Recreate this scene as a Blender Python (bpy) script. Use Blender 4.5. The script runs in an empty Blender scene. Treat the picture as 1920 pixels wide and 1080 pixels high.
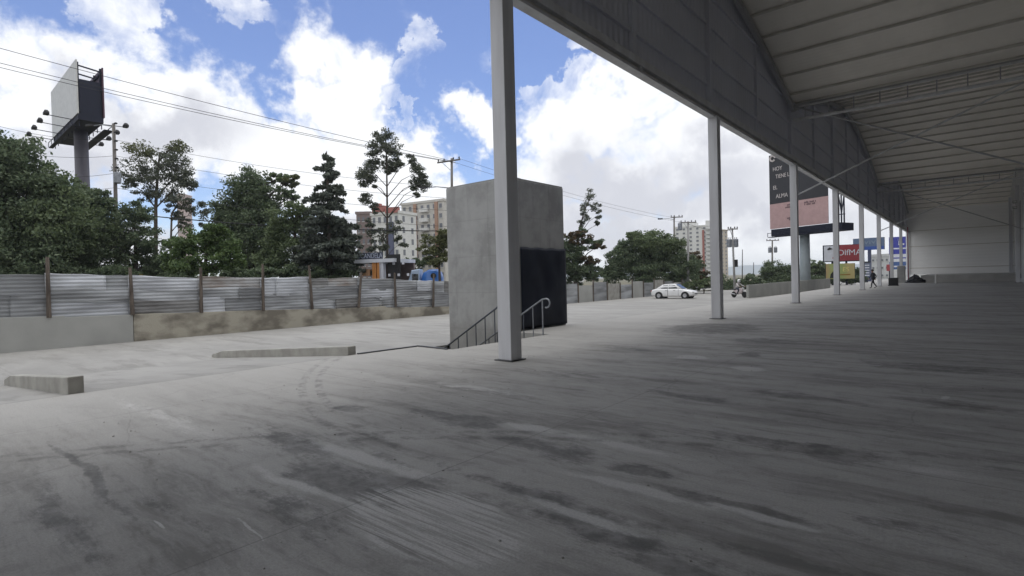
import bpy, bmesh, math, random
import numpy as np
from mathutils import Vector, Matrix
PI = math.pi
scene = bpy.context.scene
C = scene.collection
random.seed(7)
rng = np.random.default_rng(11)

# ------------------------------------------------------------------ camera
# X runs from the car park into the hall, Y along the row of columns, Z up; the hall floor is z = 0
FPX, YAW, PIT, ROL, EYE = 1018.6, .6999, -.0148, -.025, 1.63
FW = Vector((-math.sin(YAW) * math.cos(PIT), math.cos(YAW) * math.cos(PIT), math.sin(PIT)))
_r = Vector((math.cos(YAW), math.sin(YAW), 0)); _u = _r.cross(FW)
RT = _r * math.cos(ROL) + _u * math.sin(ROL)
UP = -_r * math.sin(ROL) + _u * math.cos(ROL)
CAM = Vector((0, 0, EYE))
cam = bpy.data.cameras.new('camera'); camo = bpy.data.objects.new('camera', cam); C.objects.link(camo)
cam.sensor_width = 36; cam.lens = 36 * FPX / 1920; cam.clip_end = 20000; cam.clip_start = .05
m = Matrix((RT, UP, -FW)).transposed().to_4x4(); m.translation = CAM
camo.matrix_world = m
scene.camera = camo
scene.view_settings.view_transform = 'Standard'
scene.view_settings.look = 'None'
scene.view_settings.exposure = 0.64
scene.view_settings.gamma = 1
scene.cycles.max_bounces = 8
scene.cycles.diffuse_bounces = 5
scene.cycles.transparent_max_bounces = 8


def ray(x, y):
    return FW + RT * ((x - 960) / FPX) + UP * ((540 - y) / FPX)


def at(x, y, d):
    """surveyed point: bearing of the photograph's pixel, d metres of depth"""
    return CAM + ray(x, y) * d


# ------------------------------------------------------------------ sky
SUN_EL, SUN_AZ = math.radians(82), math.radians(-15)      # azimuth measured from +Y towards +X
world = bpy.data.worlds.new('World'); scene.world = world
world.use_nodes = True
wt = world.node_tree; wt.nodes.clear()


def WN(t, **k):
    n = wt.nodes.new(t)
    for a, b in k.items(): setattr(n, a, b)
    return n


def wmath(op, a, b=None, c=None, clamp=False):
    n = WN('ShaderNodeMath', operation=op, use_clamp=clamp)
    for i, v in enumerate((a, b, c)):
        if v is None: continue
        if isinstance(v, (int, float)): n.inputs[i].default_value = v
        else: wt.links.new(v, n.inputs[i])
    return n.outputs[0]


sky = WN('ShaderNodeTexSky', sky_type='NISHITA')
sky.sun_disc = False; sky.sun_elevation = SUN_EL; sky.sun_rotation = SUN_AZ
sky.altitude = 1500; sky.air_density = 1.0; sky.dust_density = 1.2; sky.ozone_density = 1.6
tc = WN('ShaderNodeTexCoord')
sep = WN('ShaderNodeSeparateXYZ'); wt.links.new(tc.outputs['Generated'], sep.inputs[0])
az = wmath('ARCTAN2', sep.outputs[0], sep.outputs[1])
el = wmath('ARCSINE', sep.outputs[2])
comb0 = WN('ShaderNodeCombineXYZ'); wt.links.new(az, comb0.inputs[0]); wt.links.new(el, comb0.inputs[1])
wn = WN('ShaderNodeTexNoise', noise_dimensions='3D'); wt.links.new(tc.outputs['Generated'], wn.inputs['Vector'])
wn.inputs['Scale'].default_value = 9; wn.inputs['Detail'].default_value = 9; wn.inputs['Roughness'].default_value = .58
wsub = WN('ShaderNodeVectorMath', operation='SUBTRACT'); wt.links.new(wn.outputs['Color'], wsub.inputs[0]); wsub.inputs[1].default_value = (.5, .5, .5)
comb = WN('ShaderNodeVectorMath', operation='MULTIPLY_ADD'); wt.links.new(wsub.outputs[0], comb.inputs[0]); comb.inputs[1].default_value = (.30, .24, 0); wt.links.new(comb0.outputs[0], comb.inputs[2])


def azel(x, y):
    d = ray(x, y).normalized()
    return math.atan2(d.x, d.y), math.asin(d.z)


def blob(cx, cy, rx, ry):
    a, e = azel(cx, cy)
    a2, _ = azel(cx + rx, cy); a0, _ = azel(cx - rx, cy)
    _, e2 = azel(cx, cy + ry); _, e0 = azel(cx, cy - ry)
    ra = (a2 - a0) / 2; re = (e0 - e2) / 2
    s = WN('ShaderNodeVectorMath', operation='SUBTRACT'); wt.links.new(comb.outputs[0], s.inputs[0]); s.inputs[1].default_value = (a, e, 0)
    q = WN('ShaderNodeVectorMath', operation='MULTIPLY'); wt.links.new(s.outputs[0], q.inputs[0]); q.inputs[1].default_value = (1 / ra, 1 / re, 0)
    l = WN('ShaderNodeVectorMath', operation='LENGTH'); wt.links.new(q.outputs[0], l.inputs[0])
    return wmath('SUBTRACT', 1.0, l.outputs['Value'])


def blobs(lst, base):
    v = base
    for b in lst:
        k = blob(*b[:4])
        if len(b) > 4: k = wmath('MINIMUM', k, b[4])
        v = wmath('SMOOTH_MAX', k, v, .12) if not isinstance(v, (int, float)) else wmath('MAXIMUM', k, v)
    return v


CLOUD = [(40, 190, 175, 140), (-40, 330, 260, 140), (235, 170, 120, 100), (120, 255, 260, 120), (330, 200, 110, 90), (400, 240, 110, 85),
         (270, 270, 200, 75), (480, 290, 90, 75), (610, 100, 95, 100), (660, 150, 90, 75), (580, 190, 75, 70), (640, 230, 110, 60),
         (570, 320, 150, 80), (700, 330, 130, 80), (800, 285, 55, 55), (860, 380, 150, 60), (890, 215, 60, 45),
         (1010, 260, 90, 80), (1120, 225, 130, 85), (1200, 190, 110, 80), (1050, 330, 150, 90), (1330, 260, 230, 160), (1200, 330, 250, 130), (1480, 360, 220, 160),
         (1150, 450, 1000, 85), (1600, 430, 240, 200), (250, 470, 600, 60),
         (240, 30, 55, 60, .06), (462, 18, 60, 40, .05), (1055, 98, 22, 18, .06), (1036, 156, 28, 26, .10), (790, 110, 26, 55, -.06), (775, 155, 24, 22, -.08), (500, 45, 30, 35, .04), (760, 205, 22, 30, .05), (915, 90, 25, 40, .05)]
nz = WN('ShaderNodeTexNoise', noise_dimensions='3D'); wt.links.new(tc.outputs['Generated'], nz.inputs['Vector'])
nz.inputs['Scale'].default_value = 6.5; nz.inputs['Detail'].default_value = 9; nz.inputs['Roughness'].default_value = .62; nz.inputs['Distortion'].default_value = .35
nlow = WN('ShaderNodeTexNoise', noise_dimensions='3D'); wt.links.new(tc.outputs['Generated'], nlow.inputs['Vector'])
nlow.inputs['Scale'].default_value = 2.2; nlow.inputs['Detail'].default_value = 3
# out of view, heavy cloud cover is added to make the light less blue
back = wmath('SUBTRACT', 1.0, blob(720, 320, 1080, 450))
back = wmath('MINIMUM', wmath('MULTIPLY', wmath('MAXIMUM', wmath('SUBTRACT', back, 1.0), 0.0), 2.0), wmath('SUBTRACT', nlow.outputs[0], -.35))
base = wmath('SUBTRACT', back, .32)
dens = blobs(CLOUD, base)
n0 = wmath('SUBTRACT', nz.outputs[0], .5)
dens = wmath('ADD', wmath('MINIMUM', dens, .6), wmath('MULTIPLY', n0, 1.9))
cr = WN('ShaderNodeMapRange', interpolation_type='SMOOTHSTEP'); wt.links.new(dens, cr.inputs[0])
cr.inputs[1].default_value = -.17; cr.inputs[2].default_value = .46
cover = cr.outputs[0]
GREY = [(300, 235, 170, 60), (1090, 330, 110, 75), (1230, 370, 300, 60), (1420, 400, 240, 50), (1180, 330, 90, 50), (900, 440, 900, 40, .5), (150, 300, 140, 50), (1440, 260, 130, 60, .4)]
gd = blobs(GREY, -.6)
nz2 = WN('ShaderNodeTexNoise', noise_dimensions='3D'); wt.links.new(tc.outputs['Generated'], nz2.inputs['Vector'])
nz2.inputs['Scale'].default_value = 9; nz2.inputs['Detail'].default_value = 7; nz2.inputs['Roughness'].default_value = .55
gsum = wmath('ADD', gd, wmath('MULTIPLY', wmath('SUBTRACT', nz2.outputs[0], .5), 1.5))
gr = WN('ShaderNodeMapRange', interpolation_type='SMOOTHSTEP'); wt.links.new(gsum, gr.inputs[0])
gr.inputs[1].default_value = -.55; gr.inputs[2].default_value = .7
cm = WN('ShaderNodeMix', data_type='RGBA'); wt.links.new(gr.outputs[0], cm.inputs[0])
cm.inputs[6].default_value = (.71, .72, .74, 1); cm.inputs[7].default_value = (.45, .46, .505, 1)
bgc = WN('ShaderNodeBackground'); wt.links.new(cm.outputs[2], bgc.inputs[0]); bgc.inputs[1].default_value = 1.0
bgs = WN('ShaderNodeBackground'); hs = WN('ShaderNodeHueSaturation'); hs.inputs['Saturation'].default_value = 1.08; hs.inputs['Hue'].default_value = .512; wt.links.new(sky.outputs[0], hs.inputs['Color']); wt.links.new(hs.outputs[0], bgs.inputs[0]); bgs.inputs[1].default_value = .108
mx = WN('ShaderNodeMixShader'); wt.links.new(cover, mx.inputs[0]); wt.links.new(bgs.outputs[0], mx.inputs[1]); wt.links.new(bgc.outputs[0], mx.inputs[2])
wo = WN('ShaderNodeOutputWorld'); wt.links.new(mx.outputs[0], wo.inputs[0])
world.cycles.sampling_method = 'MANUAL'; world.cycles.sample_map_resolution = 1024

sun = bpy.data.lights.new('sun', 'SUN'); sun.energy = .75; sun.angle = math.radians(32); sun.color = (1, .975, .95)
suno = bpy.data.objects.new('sun', sun); C.objects.link(suno)
sd = Vector((math.sin(SUN_AZ) * math.cos(SUN_EL), math.cos(SUN_AZ) * math.cos(SUN_EL), math.sin(SUN_EL)))
suno.rotation_euler = sd.to_track_quat('Z', 'Y').to_euler(); suno.location = (0, 0, 60)


# ------------------------------------------------------------------ materials
def mat(name, col, rough=.7, metal=0.0, col2=None, scale=1.0, stretch=(1, 1, 1), lo=.35, hi=.65, bump=0.0, bscale=30, spec=.4, detail=6, coords='Object'):
    M = bpy.data.materials.new(name); M.use_nodes = True
    t = M.node_tree; b = t.nodes['Principled BSDF']
    b.inputs['Roughness'].default_value = rough; b.inputs['Metallic'].default_value = metal
    b.inputs['Specular IOR Level'].default_value = spec
    b.inputs['Base Color'].default_value = (*col, 1)
    tcn = t.nodes.new('ShaderNodeTexCoord')
    if col2:
        mp = t.nodes.new('ShaderNodeMapping'); t.links.new(tcn.outputs[coords], mp.inputs[0]); mp.inputs['Scale'].default_value = stretch
        n = t.nodes.new('ShaderNodeTexNoise'); t.links.new(mp.outputs[0], n.inputs[0]); n.inputs['Scale'].default_value = scale; n.inputs['Detail'].default_value = detail
        r = t.nodes.new('ShaderNodeMapRange'); t.links.new(n.outputs[0], r.inputs[0]); r.inputs[1].default_value = lo; r.inputs[2].default_value = hi
        x = t.nodes.new('ShaderNodeMix'); x.data_type = 'RGBA'; t.links.new(r.outputs[0], x.inputs[0])
        x.inputs[6].default_value = (*col, 1); x.inputs[7].default_value = (*col2, 1)
        t.links.new(x.outputs[2], b.inputs['Base Color'])
    if bump:
        n = t.nodes.new('ShaderNodeTexNoise'); t.links.new(tcn.outputs[coords], n.inputs[0]); n.inputs['Scale'].default_value = bscale; n.inputs['Detail'].default_value = 5
        bp = t.nodes.new('ShaderNodeBump'); bp.inputs['Strength'].default_value = bump; bp.inputs['Distance'].default_value = .02
        t.links.new(n.outputs[0], bp.inputs['Height']); t.links.new(bp.outputs[0], b.inputs['Normal'])
    return M


class NT:
    """small helper for longer node graphs"""
    def __init__(s, M): s.t = M.node_tree; s.b = s.t.nodes['Principled BSDF']
    def n(s, typ, **k):
        x = s.t.nodes.new(typ)
        for a, b in k.items(): setattr(x, a, b)
        return x
    def set(s, sock, v):
        if isinstance(v, bpy.types.NodeSocket): s.t.links.new(v, sock)
        elif isinstance(v, tuple) and len(v) == 3 and sock.type == 'RGBA': sock.default_value = (*v, 1)
        else: sock.default_value = v
    def pos(s): return s.n('ShaderNodeNewGeometry').outputs['Position']
    def obj(s): return s.n('ShaderNodeTexCoord').outputs['Object']
    def map(s, v, loc=(0, 0, 0), rot=(0, 0, 0), sc=(1, 1, 1)):
        x = s.n('ShaderNodeMapping'); s.set(x.inputs[0], v); x.inputs[1].default_value = loc; x.inputs[2].default_value = rot; x.inputs[3].default_value = sc; return x.outputs[0]
    def noise(s, v, scale, detail=6, rough=.5, dist=0):
        x = s.n('ShaderNodeTexNoise'); s.set(x.inputs['Vector'], v); x.inputs['Scale'].default_value = scale; x.inputs['Detail'].default_value = detail
        x.inputs['Roughness'].default_value = rough; x.inputs['Distortion'].default_value = dist; return x.outputs[0]
    def rng(s, v, a, b, c=0.0, d=1.0, smooth=True):
        x = s.n('ShaderNodeMapRange', interpolation_type='SMOOTHSTEP' if smooth else 'LINEAR'); s.set(x.inputs[0], v)
        for i, q in enumerate((a, b, c, d)): x.inputs[i + 1].default_value = q
        return x.outputs[0]
    def math(s, op, a, b=0.0, clamp=False):
        x = s.n('ShaderNodeMath', operation=op, use_clamp=clamp); s.set(x.inputs[0], a); s.set(x.inputs[1], b); return x.outputs[0]
    def mix(s, f, a, b, mode='MIX'):
        x = s.n('ShaderNodeMix', data_type='RGBA', blend_type=mode); s.set(x.inputs[0], f); s.set(x.inputs[6], a); s.set(x.inputs[7], b); return x.outputs[2]
    def bump(s, h, st, dist=.02):
        x = s.n('ShaderNodeBump'); x.inputs['Strength'].default_value = st; x.inputs['Distance'].default_value = dist; s.set(x.inputs['Height'], h); s.t.links.new(x.outputs[0], s.b.inputs['Normal'])


def newmat(name, rough=.8, metal=0, spec=.35):
    M = bpy.data.materials.new(name); M.use_nodes = True
    g = NT(M); g.b.inputs['Roughness'].default_value = rough; g.b.inputs['Metallic'].default_value = metal; g.b.inputs['Specular IOR Level'].default_value = spec
    return M, g


def floor_material():
    M, g = newmat('trowelled_concrete', .85, 0, .25)
    p = g.pos()
    wob = g.n('ShaderNodeVectorMath', operation='MULTIPLY_ADD')
    nc = g.n('ShaderNodeTexNoise'); g.set(nc.inputs['Vector'], p); nc.inputs['Scale'].default_value = 1.1; nc.inputs['Detail'].default_value = 5
    g.set(wob.inputs[0], nc.outputs['Color']); wob.inputs[1].default_value = (.5, .34, 0); wob.inputs[2].default_value = (0, 0, 0)
    g.set(wob.inputs[2], p); pw = wob.outputs[0]
    # dust and damp, drawn out along X by the traffic and the sweeping
    big = g.noise(g.map(pw, sc=(.22, .5, .3)), 1.0, 11, .66)
    streak = g.noise(g.map(pw, rot=(0, 0, .05), sc=(.34, 1.9, .3)), 1.0, 12, .70)
    fine = g.noise(g.map(p, rot=(0, 0, -.06), sc=(1.1, 11, 1)), 1.0, 10, .74)
    drag = g.noise(g.map(pw, rot=(0, 0, .10), sc=(.55, 5.0, 1)), 1.0, 11, .70)
    mott = g.noise(p, 3.4, 12, .76)
    grain = g.noise(p, 55, 5, .75)
    xyz = g.n('ShaderNodeSeparateXYZ'); g.set(xyz.inputs[0], p); X, Y = xyz.outputs[0], xyz.outputs[1]
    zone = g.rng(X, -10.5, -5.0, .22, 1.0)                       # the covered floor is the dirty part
    dk = g.math('ADD', g.math('MULTIPLY', g.rng(big, .43, .60), .42), g.math('MULTIPLY', g.rng(streak, .49, .63), .50))
    dk = g.math('ADD', dk, g.math('MULTIPLY', g.rng(drag, .50, .66), .42))
    dk = g.math('ADD', dk, g.math('MULTIPLY', g.rng(mott, .50, .64), .30))
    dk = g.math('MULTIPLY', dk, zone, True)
    lt = g.math('ADD', g.math('MULTIPLY', g.rng(drag, .45, .33), .45), g.math('MULTIPLY', g.rng(mott, .46, .34), .35))
    lt = g.math('ADD', lt, g.math('MULTIPLY', g.rng(fine, .44, .30), .35))
    ragn = g.math('SUBTRACT', g.noise(g.map(p, sc=(1.0, 2.4, 1)), 2.4, 14, .84), .5)
    comb_ = g.rng(g.noise(g.map(p, rot=(0, 0, .12), sc=(1.5, 34, 1)), 1.0, 5, .65), .42, .56)

    def mask(lst):
        acc = None
        for cx, cy, rx, ry, kd, amt in lst:
            x = g.n('ShaderNodeMapping', vector_type='TEXTURE'); g.set(x.inputs[0], pw); x.inputs[1].default_value = (cx + .25, cy + .17, 0); x.inputs[3].default_value = (rx * 1.45, ry * 1.55, 1e4)
            l = g.n('ShaderNodeVectorMath', operation='LENGTH'); g.set(l.inputs[0], x.outputs[0])
            f = g.math('MULTIPLY', g.rng(l.outputs['Value'], 1.15, .25, 0.0, 1.0, False), amt)
            acc = f if acc is None else g.math('MAXIMUM', acc, f)
        return acc
    pd = g.rng(g.math('ADD', mask(DARK_MARKS), g.math('MULTIPLY', ragn, 2.4)), .26, .62)
    pdg = g.math('MULTIPLY', pd, g.rng(mask(DARK_MARKS), .02, .2))
    pl = g.math('MULTIPLY', g.rng(g.math('ADD', mask(PALE_MARKS), g.math('MULTIPLY', ragn, 1.8)), .20, .55), .95)
    pc = g.math('MULTIPLY', g.math('MULTIPLY', g.rng(g.math('ADD', mask(COMBED), g.math('MULTIPLY', ragn, .9)), .15, .40), comb_), .9)
    col = g.mix(dk, (.435, .424, .402), (.222, .214, .199))
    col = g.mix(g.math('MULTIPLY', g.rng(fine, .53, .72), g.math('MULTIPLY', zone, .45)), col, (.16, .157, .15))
    col = g.mix(g.math('MULTIPLY', lt, .75, True), col, (.47, .46, .44))
    col = g.mix(g.math('MULTIPLY', pdg, g.rng(mott, .35, .62, .38, .82)), col, (.115, .111, .103))
    col = g.mix(pl, col, (.54, .53, .51))
    col = g.mix(pc, col, (.58, .57, .55))
    cd = g.rng(g.noise(g.map(p, rot=(0, 0, .5), sc=(1.0, 9, 1)), 1.0, 6, .65), .46, .58)
    col = g.mix(g.math('MULTIPLY', g.math('MULTIPLY', g.rng(g.math('ADD', mask(COMBED_DARK), g.math('MULTIPLY', ragn, 1.2)), .2, .55), cd), .75), col, (.085, .072, .055))
    # tyre scuffs: narrow dark arcs
    for ox, oy, R in ((-2.5, 14.5, 11.3), (-2.5, 14.5, 11.55), (3.0, -6.0, 12.2), (3.0, -6.0, 12.42)):
        v = g.n('ShaderNodeVectorMath', operation='DISTANCE'); g.set(v.inputs[0], p); v.inputs[1].default_value = (ox, oy, 0)
        a = g.rng(g.math('ABSOLUTE', g.math('SUBTRACT', v.outputs['Value'], R)), .085, .03)
        col = g.mix(g.math('MULTIPLY', g.math('MULTIPLY', a, g.rng(mott, .44, .58)), .38), col, (.09, .088, .082))
    jx = g.math('ABSOLUTE', g.math('SUBTRACT', g.math('FRACT', g.math('DIVIDE', g.math('ADD', Y, 200.6), 5.97)), .5))
    jy = g.math('ABSOLUTE', g.math('SUBTRACT', g.math('FRACT', g.math('DIVIDE', g.math('ADD', X, 201.0), 5.0)), .5))
    ex = g.rng(g.math('ABSOLUTE', g.math('ADD', X, 10.86)), .05, .01)
    jj = g.math('MAXIMUM', g.math('MULTIPLY', g.math('MAXIMUM', g.rng(jx, .0018, .0006), g.rng(jy, .0020, .0007)), .45), g.math('MULTIPLY', ex, .5))
    col = g.mix(jj, col, (.12, .117, .11))
    vc = g.n('ShaderNodeTexVoronoi', feature='DISTANCE_TO_EDGE'); g.set(vc.inputs['Vector'], g.map(pw, sc=(.20, .27, 1))); vc.inputs['Scale'].default_value = 1.0
    col = g.mix(g.math('MULTIPLY', g.rng(vc.outputs['Distance'], .0030, .0008), g.math('MULTIPLY', g.rng(big, .47, .52), .18)), col, (.09, .088, .082))
    col = g.mix(g.math('MULTIPLY', g.rng(grain, .36, .68), .36), col, (.19, .187, .18))
    g.set(g.b.inputs['Base Color'], col)
    g.set(g.b.inputs['Roughness'], g.rng(pdg, 0, 1, .88, .76))
    g.bump(g.math('ADD', g.math('MULTIPLY', grain, .6), g.math('ADD', g.math('MULTIPLY', fine, 1.2), mott)), .45, .012)
    return M


# (x, y, half length, half width, kind, strength): stains and scrapes seen on the slab
DARK_MARKS = [(-4.02, 2.5, 0.69, 0.23, 'D', 0.85), (-3.71, 1.96, 0.8, 0.21, 'D', 0.5), (-4.46, 4.47, 0.46, 0.25, 'D', 0.9), (-6.2, 4.01, 0.35, 0.14, 'D', 0.8), (-5.17, 4.44, 0.31, 0.13, 'D', 0.7), (-5.33, 2.84, 1.12, 0.23, 'D', 0.6), (-3.6, 2.73, 0.46, 0.2, 'D', 0.6), (-6.01, 1.2, 1.54, 0.04, 'D', 0.75), (-4.95, 0.86, 1.28, 0.1, 'D', 0.6), (-4.44, 1.41, 0.78, 0.06, 'D', 0.5), (-3.29, 4.18, 0.58, 0.14, 'D', 0.6), (-2.18, 4.15, 0.29, 0.12, 'D', 0.9), (-2.9, 4.16, 0.29, 0.19, 'D', 0.7), (-0.96, 5.55, 0.37, 0.22, 'D', 0.85), (-1.55, 5.56, 0.67, 0.16, 'D', 0.6), (-1.75, 3.02, 0.54, 0.11, 'D', 0.8), (-2.49, 3.21, 0.57, 0.1, 'D', 0.75), (-1.2, 3.89, 0.58, 0.11, 'D', 0.7), (-1.3, 2.88, 0.35, 0.1, 'D', 0.7), (-0.32, 4.19, 0.42, 0.13, 'D', 0.5), (-6.14, 16.67, 1.15, 1.86, 'D', 0.85), (-3.72, 13.93, 0.84, 0.66, 'D', 0.7), (-3.37, 11.48, 0.2, 0.31, 'D', 0.9), (-2.99, 21.29, 2.14, 1.17, 'D', 0.5), (-0.4, 11.36, 1.03, 0.43, 'D', 0.7), (-1.71, 7.83, 0.75, 0.2, 'D', 0.6), (-0.1, 8.37, 0.54, 0.27, 'D', 0.6), (-5.88, 11.04, 0.79, 0.41, 'D', 0.5), (-5.41, 7.66, 1.0, 0.31, 'D', 0.4), (-2.84, 7.08, 0.58, 0.19, 'D', 0.6), (-3.33, 7.17, 0.28, 0.17, 'D', 0.5)]
PALE_MARKS = [(-4.26, 2.99, 0.86, 0.09, 'L', 0.8), (-4.25, 2.25, 0.86, 0.05, 'L', 0.6), (-3.64, 4.63, 0.36, 0.12, 'L', 0.7), (-1.99, 3.78, 0.65, 0.06, 'L', 0.7), (-1.11, 3.84, 0.36, 0.05, 'L', 0.7), (-4.22, 10.56, 0.24, 0.21, 'L', 0.9), (-2.94, 9.69, 0.22, 0.17, 'L', 0.9), (-2.66, 4.63, 0.68, 0.09, 'L', 0.6), (-5.64, 5.89, 1.19, 0.15, 'L', 0.4), (-0.24, 5.56, 0.4, 0.11, 'L', 0.4), (-7.95, 2.38, 2.17, 0.15, 'L', 0.4), (-2.12, 3.14, 0.5, 0.05, 'L', 0.7), (-3.76, 1.6, 0.2, 0.01, 'L', 0.7), (-4.28, 1.26, 0.1, 0.01, 'L', 0.8), (-0.26, 8.79, 0.05, 0.11, 'L', 0.7)]
COMBED = [(-2.86, 2.45, .60, .30, 'C', .95)]
COMBED_DARK = [(-6.1, 16.9, 1.0, 1.3, 'C', .9), (-5.2, 16.2, .7, 1.0, 'C', .7)]


def lot_material():
    M, g = newmat('car_park_concrete', .85, 0, .3)
    p = g.pos()
    a = g.noise(g.map(p, sc=(.25, .6, 1)), 1.0, 10, .65); b = g.noise(g.map(p, sc=(.35, 1.6, 1)), 1.0, 11, .7); gr = g.noise(p, 40, 4, .7)
    col = g.mix(g.rng(a, .35, .65), (.36, .352, .334), (.28, .274, .26))
    col = g.mix(g.math('MULTIPLY', g.rng(b, .50, .64), .70), col, (.22, .214, .20))
    s = g.n('ShaderNodeSeparateXYZ'); g.set(s.inputs[0], p)
    j = g.rng(g.math('ABSOLUTE', g.math('SUBTRACT', g.math('FRACT', g.math('DIVIDE', g.math('ADD', s.outputs[0], 300), 4.2)), .5)), .006, .002)
    j2 = g.rng(g.math('ABSOLUTE', g.math('SUBTRACT', g.math('FRACT', g.math('DIVIDE', g.math('ADD', s.outputs[1], 300), 5.0)), .5)), .005, .002)
    col = g.mix(g.math('MULTIPLY', g.math('MAXIMUM', j, j2), .4), col, (.22, .21, .2))
    col = g.mix(g.math('MULTIPLY', g.rng(gr, .3, .7), .2), col, (.3, .29, .27))
    g.set(g.b.inputs['Base Color'], col); g.bump(gr, .15, .01)
    return M


def corrugated(name, col, col2, axis, pitch, depth=.4, rough=.55, metal=0.0, nscale=.5, stretch=(1, 1, 1), sharp=False):
    M, g = newmat(name, rough, metal, .4)
    p = g.obj()
    n = g.noise(g.map(p, sc=stretch), nscale, 6, .6)
    g.set(g.b.inputs['Base Color'], g.mix(g.rng(n, .35, .68), col, col2))
    s = g.n('ShaderNodeSeparateXYZ'); g.set(s.inputs[0], p)
    w = g.math('SINE', g.math('MULTIPLY', s.outputs['XYZ'.index(axis)], 2 * PI / pitch))
    if sharp: w = g.rng(w, .6, .95)
    g.bump(w, depth, pitch * .25)
    return M


M = {}
M['floor'] = floor_material(); M['lot'] = lot_material()
M['white_paint'] = mat('white_painted_steel', (.62, .63, .65), .45, 0, (.50, .50, .51), 1.3, (2, 2, .5), spec=.5)
M['column_paint'] = mat('column_paint', (.66, .665, .69), .5, 0, (.54, .54, .56), 1.0, (3, 3, .4), spec=.5, coords='Object')
M['steel_dark'] = mat('dark_steel', (.06, .062, .066), .5, .3, (.10, .10, .10), 3)
M['galv'] = mat('galvanised_pipe', (.32, .34, .37), .45, .6, (.22, .23, .25), 8)
M['parapet'] = corrugated('parapet_sheet', (.58, .59, .66), (.51, .52, .58), 'Y', .3, .22, .5, 0, .3)
M['ceiling'] = corrugated('roof_sheet', (.85, .81, .74), (.76, .725, .66), 'Y', .25, .12, .6, 0, .4, (1, .4, 1))
M['purlin'] = mat('purlin_steel', (.64, .62, .57), .5, 0, (.52, .50, .46), 1.2)
M['rafter'] = mat('rafter_steel', (.40, .41, .42), .5, .1, (.33, .33, .34), 1.2)
M['far_wall'] = corrugated('end_wall_sheet', (.90, .90, .89), (.84, .84, .83), 'Z', .45, .08, .55, 0, .25, (.4, 1, 2))
M['side_wall'] = mat('side_wall_plaster', (.50, .50, .49), .7, 0, (.42, .42, .41), .6, (1, 1, .4))
M['concrete'] = mat('formed_concrete', (.36, .36, .35), .85, 0, (.27, .27, .265), .9, (1, 1, 1.6), .3, .7, .25, 35)
M['end_slab'] = mat('pale_slab', (.52, .51, .49), .85, 0, (.42, .41, .39), .8, bump=.1)
M['plaster'] = mat('smooth_plaster', (.42, .42, .395), .85, 0, (.35, .35, .33), .8, (1, 1, 1), bump=.1, bscale=20)
M['old_wall'] = mat('mottled_old_wall', (.42, .39, .32), .9, 0, (.20, .18, .145), .9, (1, 1, 1.6), .42, .62, .4, 18)
M['curb'] = mat('rough_concrete', (.40, .39, .355), .9, 0, (.29, .28, .255), 2.2, (1, 1, 1), bump=.3, bscale=30)
M['zinc'] = mat('weathered_zinc', (.46, .475, .49), .55, .12, (.21, .215, .22), .8, (1, .40, 2.6), .40, .62, .2, 25)
M['zinc_b'] = mat('dull_zinc', (.36, .37, .38), .65, .1, (.18, .185, .19), .9, (1, .4, 2.6), .36, .64, .2, 25)
M['zinc_c'] = mat('bright_zinc', (.60, .62, .65), .5, .15, (.36, .37, .39), .8, (1, .5, 2.2), .36, .64, .2, 25)
M['post_wood'] = mat('weathered_timber', (.16, .13, .105), .9, 0, (.075, .06, .05), 3, (4, 4, .5), bump=.4, bscale=30)
M['pole_wood'] = mat('grey_pole', (.20, .185, .17), .9, 0, (.12, .11, .10), 2, (4, 4, .4))
M['pole_concrete'] = mat('pole_concrete', (.38, .375, .37), .85, 0, (.30, .295, .29), 1.5)
M['rail_paint'] = mat('dark_rail_paint', (.07, .08, .10), .4, .2, (.10, .11, .13), 5)
M['plastic'] = mat('black_plastic', (.012, .015, .026), .5, 0, (.02, .024, .038), 1.5, bump=.9, bscale=2.2, spec=.22)
M['asphalt'] = mat('asphalt', (.055, .055, .058), .9, 0, (.04, .04, .042), 2, bump=.3, bscale=60)
M['earth'] = mat('earth_and_grass', (.10, .11, .06), .95, 0, (.16, .13, .09), .15, bump=.3, bscale=8)
M['hill'] = mat('distant_hill', (.10, .14, .17), 1, 0, (.13, .17, .19), .004)
M['bark'] = mat('bark', (.10, .08, .065), .95, 0, (.055, .045, .04), 3, (5, 5, .7), bump=.5, bscale=12)
M['bark_pale'] = mat('pale_bark', (.20, .17, .15), .9, 0, (.12, .10, .09), 2, (4, 4, .5))
M['car_white'] = mat('white_car_paint', (.80, .80, .80), .25, 0, (.76, .76, .76), 3, spec=.6)
M['glass'] = mat('dark_glass', (.015, .018, .022), .08, 0, spec=.8)
M['tyre'] = mat('tyre_rubber', (.02, .02, .02), .85)
M['rim'] = mat('wheel_rim', (.45, .45, .47), .35, .6)
M['lamp_clear'] = mat('clear_lamp', (.6, .6, .58), .15, spec=.8)
M['lamp_red'] = mat('red_lamp', (.35, .02, .02), .2, spec=.7)
M['trim'] = mat('black_trim', (.03, .03, .03), .6)
M['skin'] = mat('skin', (.28, .16, .11), .6)
M['cloth_dark'] = mat('dark_clothing', (.018, .018, .024), .9, 0, (.03, .03, .036), 6)
M['hair'] = mat('black_hair', (.012, .01, .01), .7)
M['black'] = mat('matt_black', (.02, .02, .022), .7)
M['white'] = mat('white_sheet', (.72, .72, .70), .55, 0, (.64, .64, .63), .6)
M['pipe_white'] = mat('white_pipe', (.75, .75, .73), .4)


def flat(name, col, rough=.5): return mat(name, col, rough, 0, tuple(c * .88 for c in col), 2.0)


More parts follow.
